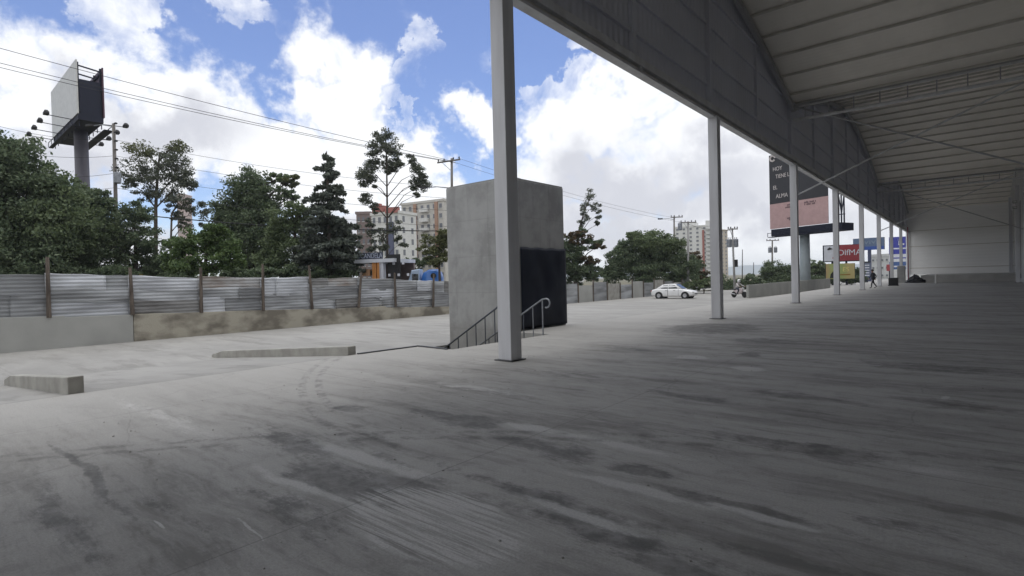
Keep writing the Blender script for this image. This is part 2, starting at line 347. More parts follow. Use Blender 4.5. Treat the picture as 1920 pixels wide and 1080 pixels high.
# ------------------------------------------------------------------ mesh helpers
class MB:
    def __init__(s): s.v = []; s.f = []
    def quad(s, *p):
        i = len(s.v); s.v += [tuple(q) for q in p]; s.f.append(tuple(range(i, i + len(p)))); return s
    def box(s, x0, x1, y0, y1, z0, z1):
        i = len(s.v)
        s.v += [(x0, y0, z0), (x1, y0, z0), (x1, y1, z0), (x0, y1, z0), (x0, y0, z1), (x1, y0, z1), (x1, y1, z1), (x0, y1, z1)]
        s.f += [tuple(i + k for k in q) for q in ((0, 3, 2, 1), (4, 5, 6, 7), (0, 1, 5, 4), (1, 2, 6, 5), (2, 3, 7, 6), (3, 0, 4, 7))]; return s
    def bar(s, p, q, w, h):
        p = Vector(p); q = Vector(q); d = (q - p).normalized()
        a = d.cross(Vector((0, 0, 1)))
        if a.length < 1e-3: a = Vector((1, 0, 0))
        a.normalize(); b = a.cross(d)
        i = len(s.v)
        for e in (p, q):
            for u, w2 in ((-1, -1), (1, -1), (1, 1), (-1, 1)): s.v.append(tuple(e + a * u * w / 2 + b * w2 * h / 2))
        s.f += [tuple(i + k for k in t) for t in ((3, 2, 1, 0), (4, 5, 6, 7), (0, 1, 5, 4), (1, 2, 6, 5), (2, 3, 7, 6), (3, 0, 4, 7))]; return s
    def path(s, pts, rad, n=8, cap=True):
        pts = [Vector(p) for p in pts]
        if not hasattr(rad, '__len__'): rad = [rad] * len(pts)
        prev = None; i0 = len(s.v)
        for k, p in enumerate(pts):
            d = (pts[min(k + 1, len(pts) - 1)] - pts[max(k - 1, 0)]).normalized()
            if prev is None:
                a = d.cross(Vector((0, 0, 1)));
                if a.length < 1e-2: a = d.cross(Vector((1, 0, 0)))
            else: a = prev - d * prev.dot(d)
            a.normalize(); prev = a; b = d.cross(a)
            for j in range(n):
                t = 2 * PI * j / n; s.v.append(tuple(p + (a * math.cos(t) + b * math.sin(t)) * rad[k]))
        for k in range(len(pts) - 1):
            for j in range(n):
                s.f.append((i0 + k * n + j, i0 + k * n + (j + 1) % n, i0 + (k + 1) * n + (j + 1) % n, i0 + (k + 1) * n + j))
        if cap:
            s.f.append(tuple(i0 + j for j in range(n))[::-1]); e = i0 + (len(pts) - 1) * n; s.f.append(tuple(e + j for j in range(n)))
        return s
    def loft(s, rings, cap=True):
        i0 = len(s.v); n = len(rings[0])
        for r in rings: s.v += [tuple(p) for p in r]
        for k in range(len(rings) - 1):
            for j in range(n): s.f.append((i0 + k * n + j, i0 + k * n + (j + 1) % n, i0 + (k + 1) * n + (j + 1) % n, i0 + (k + 1) * n + j))
        if cap:
            s.f.append(tuple(i0 + j for j in range(n))[::-1]); e = i0 + (len(rings) - 1) * n; s.f.append(tuple(e + j for j in range(n)))
        return s
    def build(s, name, m, parent=None, smooth=False, bevel=0, loc=None, rotz=0):
        me = bpy.data.meshes.new(name); me.from_pydata(s.v, [], s.f); me.update()
        bm = bmesh.new(); bm.from_mesh(me); bmesh.ops.recalc_face_normals(bm, faces=bm.faces)
        bm.to_mesh(me); bm.free()
        ms = m if isinstance(m, list) else [m]
        for q in ms: me.materials.append(q)
        if smooth: me.polygons.foreach_set('use_smooth', [True] * len(me.polygons))
        o = bpy.data.objects.new(name, me); C.objects.link(o)
        if parent: o.parent = parent
        if loc is not None: o.location = loc
        o.rotation_euler.z = rotz
        if bevel:
            b = o.modifiers.new('bevel', 'BEVEL'); b.width = bevel; b.segments = 2; b.limit_method = 'ANGLE'
        return o


def tag(o, label, cat, group=None):
    o['label'] = label; o['category'] = cat
    if group: o['group'] = group
    return o


def thing(name, label, cat, loc=(0, 0, 0), rz=0, group=None):
    o = bpy.data.objects.new(name, None); C.objects.link(o); o.location = loc; o.rotation_euler = (0, 0, rz); o.empty_display_size = .3
    return tag(o, label, cat, group)


def kind(o, k='structure'): o['kind'] = k; return o


def copy_tree(o, parent=None):
    c = o.copy(); C.objects.link(c)
    if parent: c.parent = parent
    for ch in list(o.children): copy_tree(ch, c)
    return c


def lettering(name, body, size, m, parent, loc, rot=(PI / 2, 0, 0), align='CENTER', depth=.01, sx=1.0):
    cu = bpy.data.curves.new(name, 'FONT'); cu.body = body; cu.size = size; cu.align_x = align; cu.align_y = 'CENTER'; cu.extrude = depth
    t = bpy.data.objects.new(name, cu); C.objects.link(t)
    dg = bpy.context.evaluated_depsgraph_get(); me = bpy.data.meshes.new_from_object(t.evaluated_get(dg))
    bpy.data.objects.remove(t)
    me.name = name; me.materials.clear(); me.materials.append(m)
    o = bpy.data.objects.new(name, me); C.objects.link(o); o.parent = parent; o.location = loc; o.rotation_euler = rot; o.scale = (sx, 1, 1)
    return o


# ------------------------------------------------------------------ ground
LOT = -.6; EDGE = -10.86
kind(MB().quad((-6000, -6000, -.80), (6000, -6000, -.80), (6000, 6000, -.80), (-6000, 6000, -.80)).build('ground', M['earth']))
# hall floor: notch for the stair well between y 9 and 13
fl = MB()
T0, T1, XR = -21.0, 104.0, 4.4
for x0, x1, y0, y1 in ((EDGE, XR, T0, 9.0), (-9.5, XR, 9.0, 12.98), (EDGE, XR, 12.98, T1)): fl.box(x0, x1, y0, y1, -.9, 0)
kind(fl.build('floor', M['floor']))
lt = MB()
z = LOT
for x0, x1, y0, y1 in ((-27.5, EDGE, 7.30, 9.0), (-27.5, -14.1, 9.0, 13.1), (-27.5, EDGE, 13.1, 170), (-27.5, -18.2, -40, 7.30)):
    lt.quad((x0, y0, z), (x1, y0, z), (x1, y1, z), (x0, y1, z))
lt.quad((-60, 55, z - .004), (-27.5, 55, z - .004), (-27.5, 75, z - .004), (-60, 75, z - .004))
kind(lt.build('parking_lot', M['lot']))
kind(MB().quad((-18.2, -40, LOT), (EDGE, -40, -.006), (EDGE, 7.30, -.006), (-18.2, 7.30, LOT)).build('driveway_ramp', M['lot']))
rd = MB(); rd.quad((-46, -200, -.65), (-32, -200, -.65), (-32, 600, -.65), (-46, 600, -.65))
kind(rd.build('street', M['asphalt']))
kind(MB().box(-31.9, -29.2, -120, 400, -.79, -.53).build('pavement', M['curb']))
kind(MB().bar((EDGE + .03, 7.27, .012), (EDGE + .12, 9.0, .012), .07, .03).bar((EDGE + .12, 9.0, .012), (-9.6, 8.93, .012), .09, .03).build('dark_edge_strip', M['steel_dark']))  # narrow dark strip laid along the slab edge
# stair well
sw = MB()
sw.box(-14.1, -9.5, 9.0, 13.1, -3.0, -2.9); sw.box(-14.1, -9.5, 8.85, 9.0, -2.9, -.61); sw.box(-14.25, -14.1, 8.85, 13.1, -2.9, -.61)
for k in range(12): sw.box(-9.5 - .28 * (k + 1), -9.5 - .28 * k, 10.9, 12.85, -2.9, -.17 * (k + 1))
kind(sw.build('stairs', M['concrete']))
# far hills
hl = MB(); pts = []
for i in range(60):
    a = -1.5 + i * .05
    pts.append((a, 3900, 48 + 14 * math.sin(i * .55) + 9 * math.sin(i * 1.31 + 1) + 5 * math.sin(i * 2.9)))
for i in range(59):
    (a, r, h), (b, _, h2) = pts[i], pts[i + 1]
    p = (math.sin(a) * r, math.cos(a) * r); q = (math.sin(b) * r, math.cos(b) * r)
    hl.quad((*p, -5), (*q, -5), (q[0] * 1.12, q[1] * 1.12, h2), (p[0] * 1.12, p[1] * 1.12, h))
    hl.quad((p[0] * 1.12, p[1] * 1.12, h), (q[0] * 1.12, q[1] * 1.12, h2), (q[0] * 1.3, q[1] * 1.3, -5), (p[0] * 1.3, p[1] * 1.3, -5))
kind(hl.build('hills', M['hill'], smooth=True))

# ------------------------------------------------------------------ the hall
hall = thing('open_hall', 'long open-sided steel hall with white columns, dark parapet and ridged sheet roof', 'building')
S0, TC, DT = -7.17, 8.405, 11.93
VAL = [TC + 2 * DT - 3 * DT * 1, TC + 2 * DT, TC + 5 * DT, TC + 8 * DT]     # roof valleys
HV, RISE, PER = 10.75, 3.5, 3 * DT


def roof_h(t):
    u = ((t - VAL[0]) / PER) % 1.0
    return HV + RISE * (1 - abs(2 * u - 1) ** 1.7)


BEAM = 7.42


def column(x, t, top, parent, w=.34):
    c = MB()
    h = w / 2
    c.box(x - h, x + h, t - h, t + h, .022, top)
    o = c.build('column', M['column_paint'], parent, bevel=.012)
    MB().box(x - .23, x + .23, t - .23, t + .23, .003, .022).build('base_plate', M['steel_dark'], o)
    return o


for k in range(-2, 9): column(S0, TC + k * DT, BEAM + .05, hall)
for t in (-3.5, 8.4, 20.3, 32.3, 44.2, 56.1, 68.1, 79.3, 92): column(3.98, t, 10.4, hall, .32)
# facade beam: light upper band, recess, light lower lip
b = MB(); b.box(S0 - .12, S0 + .10, T0, T1, 7.63, 7.84).build('beam', M['white_paint'], hall)
MB().box(S0 - .16, S0 - .02, T0, T1, 7.47, 7.63).build('beam_web', M['purlin'], hall)
MB().box(S0 - .14, S0 + .12, T0, T1, 7.40, 7.47).build('beam_flange', M['white_paint'], hall)
for k in range(-2, 8):
    t = TC + (k + .5) * DT
    MB().box(S0 - .015, S0 + .09, t - .06, t + .06, 7.472, 7.628).build('stiffener', M['white_paint'], hall)
# parapet sheet up to the roof line
pp = MB(); n = 160
for i in range(n):
    a = T0 + (T1 - T0) * i / n; c2 = T0 + (T1 - T0) * (i + 1) / n
    pp.loft([[(S0 - .30, a, 7.70), (S0 - .22, a, 7.70), (S0 - .22, a, roof_h(a) + .5), (S0 - .30, a, roof_h(a) + .5)],
             [(S0 - .30, c2, 7.70), (S0 - .22, c2, 7.70), (S0 - .22, c2, roof_h(c2) + .5), (S0 - .30, c2, roof_h(c2) + .5)]], cap=False)
pp.build('parapet', M['parapet'], hall)
for k in range(-4, 16):
    t = TC + k * DT / 2
    if T0 < t < T1: MB().box(S0 - .22, S0 - .06 - .04 * (k % 2), t - .11, t + .11, 7.84, roof_h(t) - .12).build('parapet_post', M['parapet'], hall)
for h in (8.7, 9.75):
    MB().box(S0 - .218, S0 - .13, T0, T1, h - .06, h + .06).build('girt', M['parapet'], hall)
for h in (10.95, 12.1):
    ts = []; t = T0; on = None
    while t < T1:
        if roof_h(t) > h + .25 and on is None: on = t
        if (roof_h(t) <= h + .25) and on is not None: ts.append((on, t)); on = None
        t += .1
    if on is not None: ts.append((on, T1))
    for a, c2 in ts: MB().box(S0 - .218, S0 - .13, a, c2, h - .06, h + .06).build('girt', M['parapet'], hall)
# roof, one vault at a time
for a, e in ((T0, VAL[0]), (VAL[0], VAL[1]), (VAL[1], VAL[2]), (VAL[2], T1)):
    N = max(6, int((e - a) / 1.0)); r = MB()
    for i in range(N):
        p = a + (e - a) * i / N; q = a + (e - a) * (i + 1) / N
        ro = [[(S0 - .2, y, roof_h(y)), (XR + .15, y, roof_h(y)), (XR + .15, y, roof_h(y) + .1), (S0 - .2, y, roof_h(y) + .1)] for y in (p, q)]
        r.loft(ro, cap=False)
    r.build('roof', M['ceiling'], hall)
    t = a + .9
    while t < e - .4:
        h = roof_h(t)
        MB().box(S0 - .05, XR, t - .028, t + .028, h - .13, h - .015).build('purlin', M['purlin'], hall)
        t += 1.62
    # edge rafter against the parapet, and a deeper one inside the end
    P = [(S0 + .02, a + (e - a) * i / 40, roof_h(a + (e - a) * i / 40) - .34) for i in range(41)]
    rf = MB(); rf.loft([[(x - .09, y, zz - .14), (x + .09, y, zz - .14), (x + .09, y, zz + .14), (x - .09, y, zz + .14)] for x, y, zz in P])
    rf.build('rafter', M['rafter'], hall)
# valley girders and sway bracing
for v in VAL[1:3]:
    zt = HV - .22; zb = HV - .95
    MB().bar((S0, v, zt), (XR, v, zt), .16, .14).build('girder_chord', M['rafter'], hall)
    MB().path([(S0, v, zb), (XR, v, zb)], .085, 10).build('girder_chord', M['white_paint'], hall)
    MB().path([(S0 + .4, v - .45, HV - .38), (XR, v - .45, HV - .38)], .05, 8).build('downpipe', M['white_paint'], hall)
    x = S0 + .6; k = 0
    while x < XR - 1:
        MB().bar((x, v, zb), (x, v, zt), .05, .05).build('hanger', M['rafter'], hall)
        x += 1.1; k += 1
    MB().path([(S0 + .15, v, 5.80), (XR - .25, v, 10.9 - .35)], .045, 8).build('brace', M['white_paint'], hall)
    MB().path([(S0 + .2, v + .1, 10.5), (XR - .25, v + .1, 4.95)], .04, 8).build('brace', M['rafter'], hall)
# end wall on its upstand, back wall, side wall
MB().box(S0 - .3, XR, T1 - .12, T1, .93, roof_h(T1) + .05).build('end_wall', M['far_wall'], hall)
for h in (1.9, 5.2, 7.6): MB().box(S0, XR - .01, T1 - .16, T1 - .121, h - .05, h + .05).build('wall_rail', M['purlin'], hall)
MB().box(XR, XR + .15, T0, T1, -.1, HV + RISE + .2).build('side_wall', M['side_wall'], hall)
for t in (82, 88, 94): MB().box(XR - .02, XR - .001, t, t + 4.5, .4, 9.0).build('side_panel', M['glass'], hall)
for k, h in enumerate((8.6, 8.0)):
    f = thing('floodlight', ['small black floodlight on the far right column, the upper one', 'small floodlight with pale rim on the far right column, the lower one'][k], 'lamp', (3.78, 79.0, h), 0, 'floodlights on the right column')
    MB().box(-.16, .16, -.22, .02, -.12, .12).build('housing', M['black'], f); MB().box(-.14, .14, -.235, -.222, -.10, .10).build('lens', M['white'], f)
pl = MB().box(-4.7, XR - .03, 86, T1 - .13, .0, .93); kind(pl.build('raised_platform', M['end_slab']))
tag(MB().box(-7.2, -6.35, 86.6, 87.3, 0, 2.2).build('concrete_pier', M['concrete'], bevel=.03), 'short square concrete pier standing by the far end of the column row', 'pier')
pst = thing('red_post', 'thin dark red post between the pier and the far end wall', 'post', (-6.15, 88.5, 0)); MB().path([(0, 0, 0), (0, 0, 7.3)], .06, 8).build('tube', flat('dark_red', (.22, .03, .05)), pst); MB().box(-.12, .12, -.12, .12, 0, .03).build('foot', M['steel_dark'], pst)
# dark heap of sheeting by the end wall
def heap(name, loc, rx, ry, h, m, seed):
    r = random.Random(seed); mb = MB(); rings = []
    for i in range(7):
        f = i / 6; rr = math.cos(f * PI / 2 * .93); ring = []
        for j in range(14):
            a = 2 * PI * j / 14; k = rr * (1 + r.uniform(-.22, .22))
            ring.append((math.cos(a) * rx * k, math.sin(a) * ry * k, f * h * (1 + r.uniform(-.12, .12))))
        rings.append(ring)
    mb.loft(rings); return mb.build(name, m, None, loc=loc)
tag(heap('sheeting_heap', (-5.2, 85.0, .0), 1.0, .7, 1.0, M['black'], 3), 'heap of black sheeting piled at the left end of the far wall', 'heap')
pv = thing('white_pipe', 'short white plastic pipe standing up from the far floor', 'pipe', (-3.0, 80.0, 0)); MB().path([(0, 0, 0), (0, 0, .95)], .07, 10).build('tube', M['pipe_white'], pv); MB().path([(0, 0, .95), (0, 0, 1.03)], .09, 10).build('cap', M['pipe_white'], pv)

def tower_concrete():
    Mx, g = newmat('cast_concrete', .85, 0, .3); p = g.obj()
    a = g.noise(p, .7, 10, .65); st = g.noise(g.map(p, sc=(3, 3, .25)), 1.0, 9, .65); sp = g.noise(p, 3.0, 11, .7)
    c = g.mix(g.rng(a, .40, .62), (.40, .40, .395), (.30, .30, .295))
    c = g.mix(g.math('MULTIPLY', g.rng(st, .52, .68), .35), c, (.21, .21, .205)); c = g.mix(g.math('MULTIPLY', g.rng(sp, .54, .66), .30), c, (.47, .47, .46))
    s = g.n('ShaderNodeSeparateXYZ'); g.set(s.inputs[0], p)
    for off, st_ in ((.02, .14), (1.24, .16), (2.44, .16), (3.66, .16)):
        c = g.mix(g.math('MULTIPLY', g.rng(g.math('ABSOLUTE', g.math('SUBTRACT', s.outputs[2], off)), .028, .006), st_), c, (.18, .18, .175))
    c = g.mix(g.math('MULTIPLY', g.rng(g.math('ADD', s.outputs[2], g.math('MULTIPLY', sp, .5)), .62, .22), .35), c, (.20, .19, .17))
    g.set(g.b.inputs['Base Color'], c); g.bump(sp, .3, .015); return Mx


# ------------------------------------------------------------------ concrete stair tower, sheet, handrails, ramp walls
tw = thing('stair_tower', 'square grey concrete tower without windows beside the steps', 'tower', (-11.05, 13.08, 0))
body = MB(); body.box(-2.87, 0, 0, 3.0, -2.9, 4.86); body.build('wall', tower_concrete(), tw, bevel=.03)
MB().box(-2.85, -.02, .02, 2.98, 4.862, 4.90).build('coping', M['concrete'], tw)
sh = MB(); NU, NV = 26, 26
r = random.Random(4)
ph = [(r.uniform(.5, 3), r.uniform(-2, 2), r.uniform(0, 6)) for _ in range(7)]
g0 = []
for i in range(NU + 1):
    for j in range(NV + 1):
        u, v = i / NU, j / NV
        w = sum(math.sin((u * a + v * b2) * 6 + c3) for a, b2, c3 in ph) / 7
        edge = min(u, 1 - u, v, 1 - v, .15) / .15
        g0.append((.03 + .035 * (w + 1) * edge, .47 + u * 2.56, .02 + v * 2.66 + .012 * math.sin(u * 21)))
for i in range(NU):
    for j in range(NV):
        k = i * (NV + 1) + j; sh.f.append((k, k + NV + 1, k + NV + 2, k + 1))
sh.v = g0
so = sh.build('plastic_sheet', M['plastic'], None, True, loc=(-11.05, 13.08, 0)); so.modifiers.new('thick', 'SOLIDIFY').thickness = .006
tag(so, 'black plastic sheet hung over the doorway of the concrete tower', 'sheet')


def handrail(y, top, label):
    h = thing('handrail', label, 'handrail', (-9.55, y, 0), 0, 'stair handrails')
    sl = math.tan(math.radians(30)); P = []
    if top:                                                     # scroll that curls back at the head
        for k in range(11):
            a = -PI / 2 - .3 + k / 10 * (PI + .6); P.append((.14 + .13 * math.cos(a), 0, .93 + .13 * math.sin(a)))
        P.append((0, 0, 1.04))
    else: P = [(.25, 0, 1.10), (.0, 0, 1.08)]
    P += [(-.3, 0, 1.04 - .3 * sl), (-3.4, 0, 1.04 - 3.4 * sl)]
    MB().path(P, .026, 8).build('rail', M['galv'] if top else M['rail_paint'], h, True)
    x = .0; k = 0
    while x > -3.3:
        zb = 0 if x > -.1 else -.17 * (int(-x / .28) + 1)
        MB().path([(x, 0, max(zb, -2.0)), (x, 0, 1.04 + x * sl)], .022 if k == 0 else .016, 8).build('post', M['rail_paint'] if x < -.5 or not top else M['galv'], h)
        x -= .36; k += 1
    return h


handrail(11.0, False, 'dark stair handrail on the near side, partly hidden by the nearest column')
handrail(12.7, True, 'grey stair handrail with a scrolled end, in front of the black sheet')


def rampwall(y, x1, za0, za1, label):
    o = MB(); w = .21
    x0 = EDGE - .04
    zb0, zb1 = -.12, LOT - .1
    ring = lambda yy: [(x0, yy, zb0), (x0, yy, za0), (x1 + .8, yy, za1 + .05), (x1, yy, za1 - .12), (x1, yy, zb1)]
    o.loft([ring(y), ring(y + w)])
    return tag(o.build('ramp_wall', M['curb'], None, bevel=.015), label, 'low wall', 'ramp side walls')


rampwall(2.0, -17.2, .27, -.27, 'short low concrete ramp wall at the left edge, nearest the camera')
rampwall(7.06, -18.6, .20, -.40, 'long low concrete ramp wall between the drive and the steps')

# ------------------------------------------------------------------ perimeter wall and sheet-metal fence
FX = -27.3
w1 = MB(); w1.loft([[(FX - .25, y, -.85), (FX, y, -.85), (FX, y, zz), (FX - .25, y, zz)] for y, zz in ((-14, 1.05), (1, .76), (5, .66), (5.01, .60), (7.28, .56))])
tag(w1.build('perimeter_wall', M['plaster'], bevel=.01), 'smooth pale plastered low wall under the left end of the metal fence', 'wall')
w2 = MB(); w2.loft([[(FX - .25, y, -.85), (FX - .02, y, -.85), (FX - .02, y, zz), (FX - .25, y, zz)] for y, zz in ((7.30, .58), (9.5, .50), (12, .44), (14, .38), (17, .25), (20.4, .22), (20.5, .12), (23, .02), (26, -.10), (34, -.25))])
tag(w2.build('perimeter_wall', M['old_wall'], bevel=.02), 'mottled stained old low wall under the metal fence', 'wall')
fence = thing('metal_fence', 'patchwork fence of weathered zinc sheets on rough timber posts', 'fence', (FX, 0, 0))
PT = [-3.7, -.9, 1.8, 4.53, 7.26, 10.0, 12.9, 15.5, 18.6, 21.15, 24.3, 27.2, 30.0]


def ftop(y): return float(np.interp(y, [-14, 2.5, 7.2, 10, 18, 25, 34], [2.6, 2.33, 2.23, 2.12, 1.98, 1.70, 1.45]))
def fbot(y): return float(np.interp(y, [-14, 1, 5, 7.3, 14, 20, 26, 34], [1.05, .74, .62, .56, .38, .22, -.08, -.25]))


def sheet(y0, y1, z0a, z1a, z0b, z1b, x, m, seed):
    """one horizontally laid corrugated sheet, bent and dented"""
    rr = random.Random(seed); NY, NZ = 14, 26
    waves = [(rr.uniform(.4, 2.2), rr.uniform(-3, 3), rr.uniform(0, 6)) for _ in range(6)]
    dents = [(rr.random(), rr.random(), rr.uniform(.05, .2), rr.uniform(-.06, .05)) for _ in range(5)]
    mb = MB()
    for i in range(NY + 1):
        u = i / NY
        for j in range(NZ + 1):
            v = j / NZ; y = y0 + (y1 - y0) * u
            lo = z0a + (z0b - z0a) * u; hi = z1a + (z1b - z1a) * u
            zz = lo + (hi - lo) * v + .012 * math.sin(u * 9 + seed)
            d = .014 * math.sin(zz * 2 * PI / .15) + .035 * sum(math.sin(u * a * 4 + v * b2 + c3) for a, b2, c3 in waves) / 6 * 1.6
            for du, dv, rad, am in dents: d += am * math.exp(-(((u - du) * 1.6) ** 2 + (v - dv) ** 2) / rad ** 2)
            mb.v.append((x - FX + d, y, zz))
    for i in range(NY):
        for j in range(NZ):
            k = i * (NZ + 1) + j; mb.f.append((k, k + NZ + 1, k + NZ + 2, k + 1))
    o = mb.build('sheet', m, fence, True); o.modifiers.new('thick', 'SOLIDIFY').thickness = .004
    return o


M['zinc_d'] = mat('stained_zinc', (.31, .31, .305), .7, .05, (.15, .145, .14), 1.1, (1, .5, 2.2), .38, .62, .2, 25)
M['zinc_r'] = mat('rusty_zinc', (.43, .43, .43), .7, .05, (.24, .19, .15), 1.0, (1, .6, 1.8), .46, .66, .2, 25)
zm = [M['zinc'], M['zinc_b'], M['zinc_c'], M['zinc'], M['zinc_d'], M['zinc_c'], M['zinc_r'], M['zinc_b']]
for k in range(len(PT) - 1):
    a, e = PT[k], PT[k + 1]
    r = random.Random(k + 90)
    t0, t1, b0, b1 = ftop(a) + r.uniform(-.06, .06), ftop(e) + r.uniform(-.06, .06), fbot(a), fbot(e)
    rows = [0, r.uniform(.30, .40), r.uniform(.60, .72), 1.0] if k % 4 != 2 else [0, r.uniform(.42, .55), 1.0]
    for q in range(len(rows) - 1):
        cuts = [0, 1] if r.random() < .45 else [0, r.uniform(.3, .7), 1]
        for c in range(len(cuts) - 1):
            f0, f1 = cuts[c], cuts[c + 1]; y0, y1 = a + (e - a) * f0, a + (e - a) * f1
            lo = lambda f, w: (b0 + (b1 - b0) * f) + ((t0 + (t1 - t0) * f) - (b0 + (b1 - b0) * f)) * w
            dz = r.uniform(-.03, .03)
            sheet(y0 - .07, y1 + .07, lo(f0, rows[q]) - .05 + dz, lo(f0, rows[q + 1]) + (.05 if q < len(rows) - 2 else 0) + dz, lo(f1, rows[q]) - .05 - dz, lo(f1, rows[q + 1]) + (.05 if q < len(rows) - 2 else 0) - dz,
                  FX - .10 - .022 * ((q + c * 2 + k) % 4), zm[r.randrange(8)], k * 11 + q * 3 + c + 1)
lean = {18.6: .22, 15.5: -.10, 24.3: .12}
for k, y in enumerate(PT):
    r = random.Random(k); top = ftop(y) + r.uniform(.28, .55); dl = lean.get(y, r.uniform(-.04, .06))
    if y in (4.53, 12.9, 15.5): top = ftop(y) + .68
    MB().path([(-.005, y - dl * .5, fbot(y) - .02), (.0, y, (fbot(y) + top) / 2), (-.01, y + dl * .6, top)], [.085, .072, .06], 7).build('post', M['post_wood'], fence)
# farther stretch of fence beyond the tower, in low grey panels
f2 = thing('panel_fence', 'low grey panel fence far behind the white car', 'fence', (FX, 0, 0))
y = 34.0; k = 0
while y < 66:
    w = 2.6; hh = [1.0, .85, 1.15, .95, 1.2][k % 5]
    MB().box(-.13, -.06, y + .06, y + w - .06, -.62, hh).build('panel', [M['zinc_b'], M['plaster'], M['zinc'], M['curb']][(k * 7) % 4], f2)
    MB().path([(0, y, -.62), (0, y, hh + .25)], .06, 6).build('post', M['post_wood'], f2); y += w; k += 1
pw = MB(); pw.loft([[(x - .2, y, -.7), (x, y, -.7), (x, y, zz), (x - .2, y, zz)] for x, y, zz in ((-15.6, 52.4, .62), (-15.0, 60, .68), (-14.6, 72, .74), (-14.4, 84, .76))])
tag(pw.build('boundary_wall', M['plaster']), 'pale low boundary wall right of the car park exit', 'wall')
kind(MB().bar((-12.6, 62, -.55), (-11.2, 82, -.55), .3, .18).build('kerb', M['steel_dark']))


# ------------------------------------------------------------------ foliage
def leafmat(name, c1, c2, tr=.22):
    Mx = bpy.data.materials.new(name); Mx.use_nodes = True; t = Mx.node_tree; b = t.nodes['Principled BSDF']; out = t.nodes['Material Output']
    g = t.nodes.new('ShaderNodeNewGeometry'); x = t.nodes.new('ShaderNodeMix'); x.data_type = 'RGBA'
    t.links.new(g.outputs['Random Per Island'], x.inputs[0]); x.inputs[6].default_value = (*c1, 1); x.inputs[7].default_value = (*c2, 1)
    t.links.new(x.outputs[2], b.inputs['Base Color']); b.inputs['Roughness'].default_value = .55; b.inputs['Specular IOR Level'].default_value = .35
    tl = t.nodes.new('ShaderNodeBsdfTranslucent'); t.links.new(x.outputs[2], tl.inputs[0])
    ms = t.nodes.new('ShaderNodeMixShader'); ms.inputs[0].default_value = tr
    t.links.new(b.outputs[0], ms.inputs[1]); t.links.new(tl.outputs[0], ms.inputs[2]); t.links.new(ms.outputs[0], out.inputs[0])
    return Mx


LF = {'dark': leafmat('dark_leaves', (0.074, 0.112, 0.062), (0.16, 0.20, 0.11), .30),
      'mid': leafmat('mid_leaves', (0.085, 0.122, 0.062), (0.175, 0.22, 0.105), .30),
      'bright': leafmat('bright_leaves', (.06, .105, .035), (.13, .185, .065), .3),
      'olive': leafmat('olive_leaves', (0.085, 0.1, 0.04), (0.165, 0.175, 0.08), .28),
      'gum': leafmat('eucalyptus_leaves', (0.070, 0.085, 0.064), (0.15, 0.165, 0.11), .30),
      'pine': leafmat('conifer_needles', (0.066, 0.082, 0.070), (0.13, 0.15, 0.115), .12),
      'rust': leafmat('rust_leaves', (.13, .075, .035), (.075, .075, .04), .25)}


def leaves(cent, per, spread, size, asp=1.7, up=.35):
    """cent (n,3), per leaves around each; returns quads"""
    n = len(cent) * per
    c = np.repeat(cent, per, 0); sp = np.repeat(spread, per, 0)
    p = rng.normal(size=(n, 3)); p /= np.linalg.norm(p, axis=1)[:, None]
    p = c + p * (rng.random((n, 1)) ** .55) * sp
    nrm = rng.normal(size=(n, 3)); nrm[:, 2] += up * 1.5; nrm /= np.linalg.norm(nrm, axis=1)[:, None]
    a = np.cross(nrm, rng.normal(size=(n, 3))); a /= np.linalg.norm(a, axis=1)[:, None]; b = np.cross(nrm, a)
    s = (size * rng.uniform(.6, 1.35, (n, 1))) / 2
    V = np.stack([p - a * s * asp, p - b * s, p + a * s * asp, p + b * s], 1).reshape(-1, 3)
    return V


def quadmesh(name, V, m, parent):
    me = bpy.data.meshes.new(name); n = len(V) // 4
    me.vertices.add(len(V)); me.vertices.foreach_set('co', V.astype(np.float32).ravel())
    me.loops.add(n * 4); me.loops.foreach_set('vertex_index', np.arange(n * 4, dtype=np.int32))
    me.polygons.add(n); me.polygons.foreach_set('loop_start', np.arange(0, n * 4, 4, dtype=np.int32))
    me.update(); me.validate(); me.materials.append(m)
    o = bpy.data.objects.new(name, me); C.objects.link(o); o.parent = parent
    return o


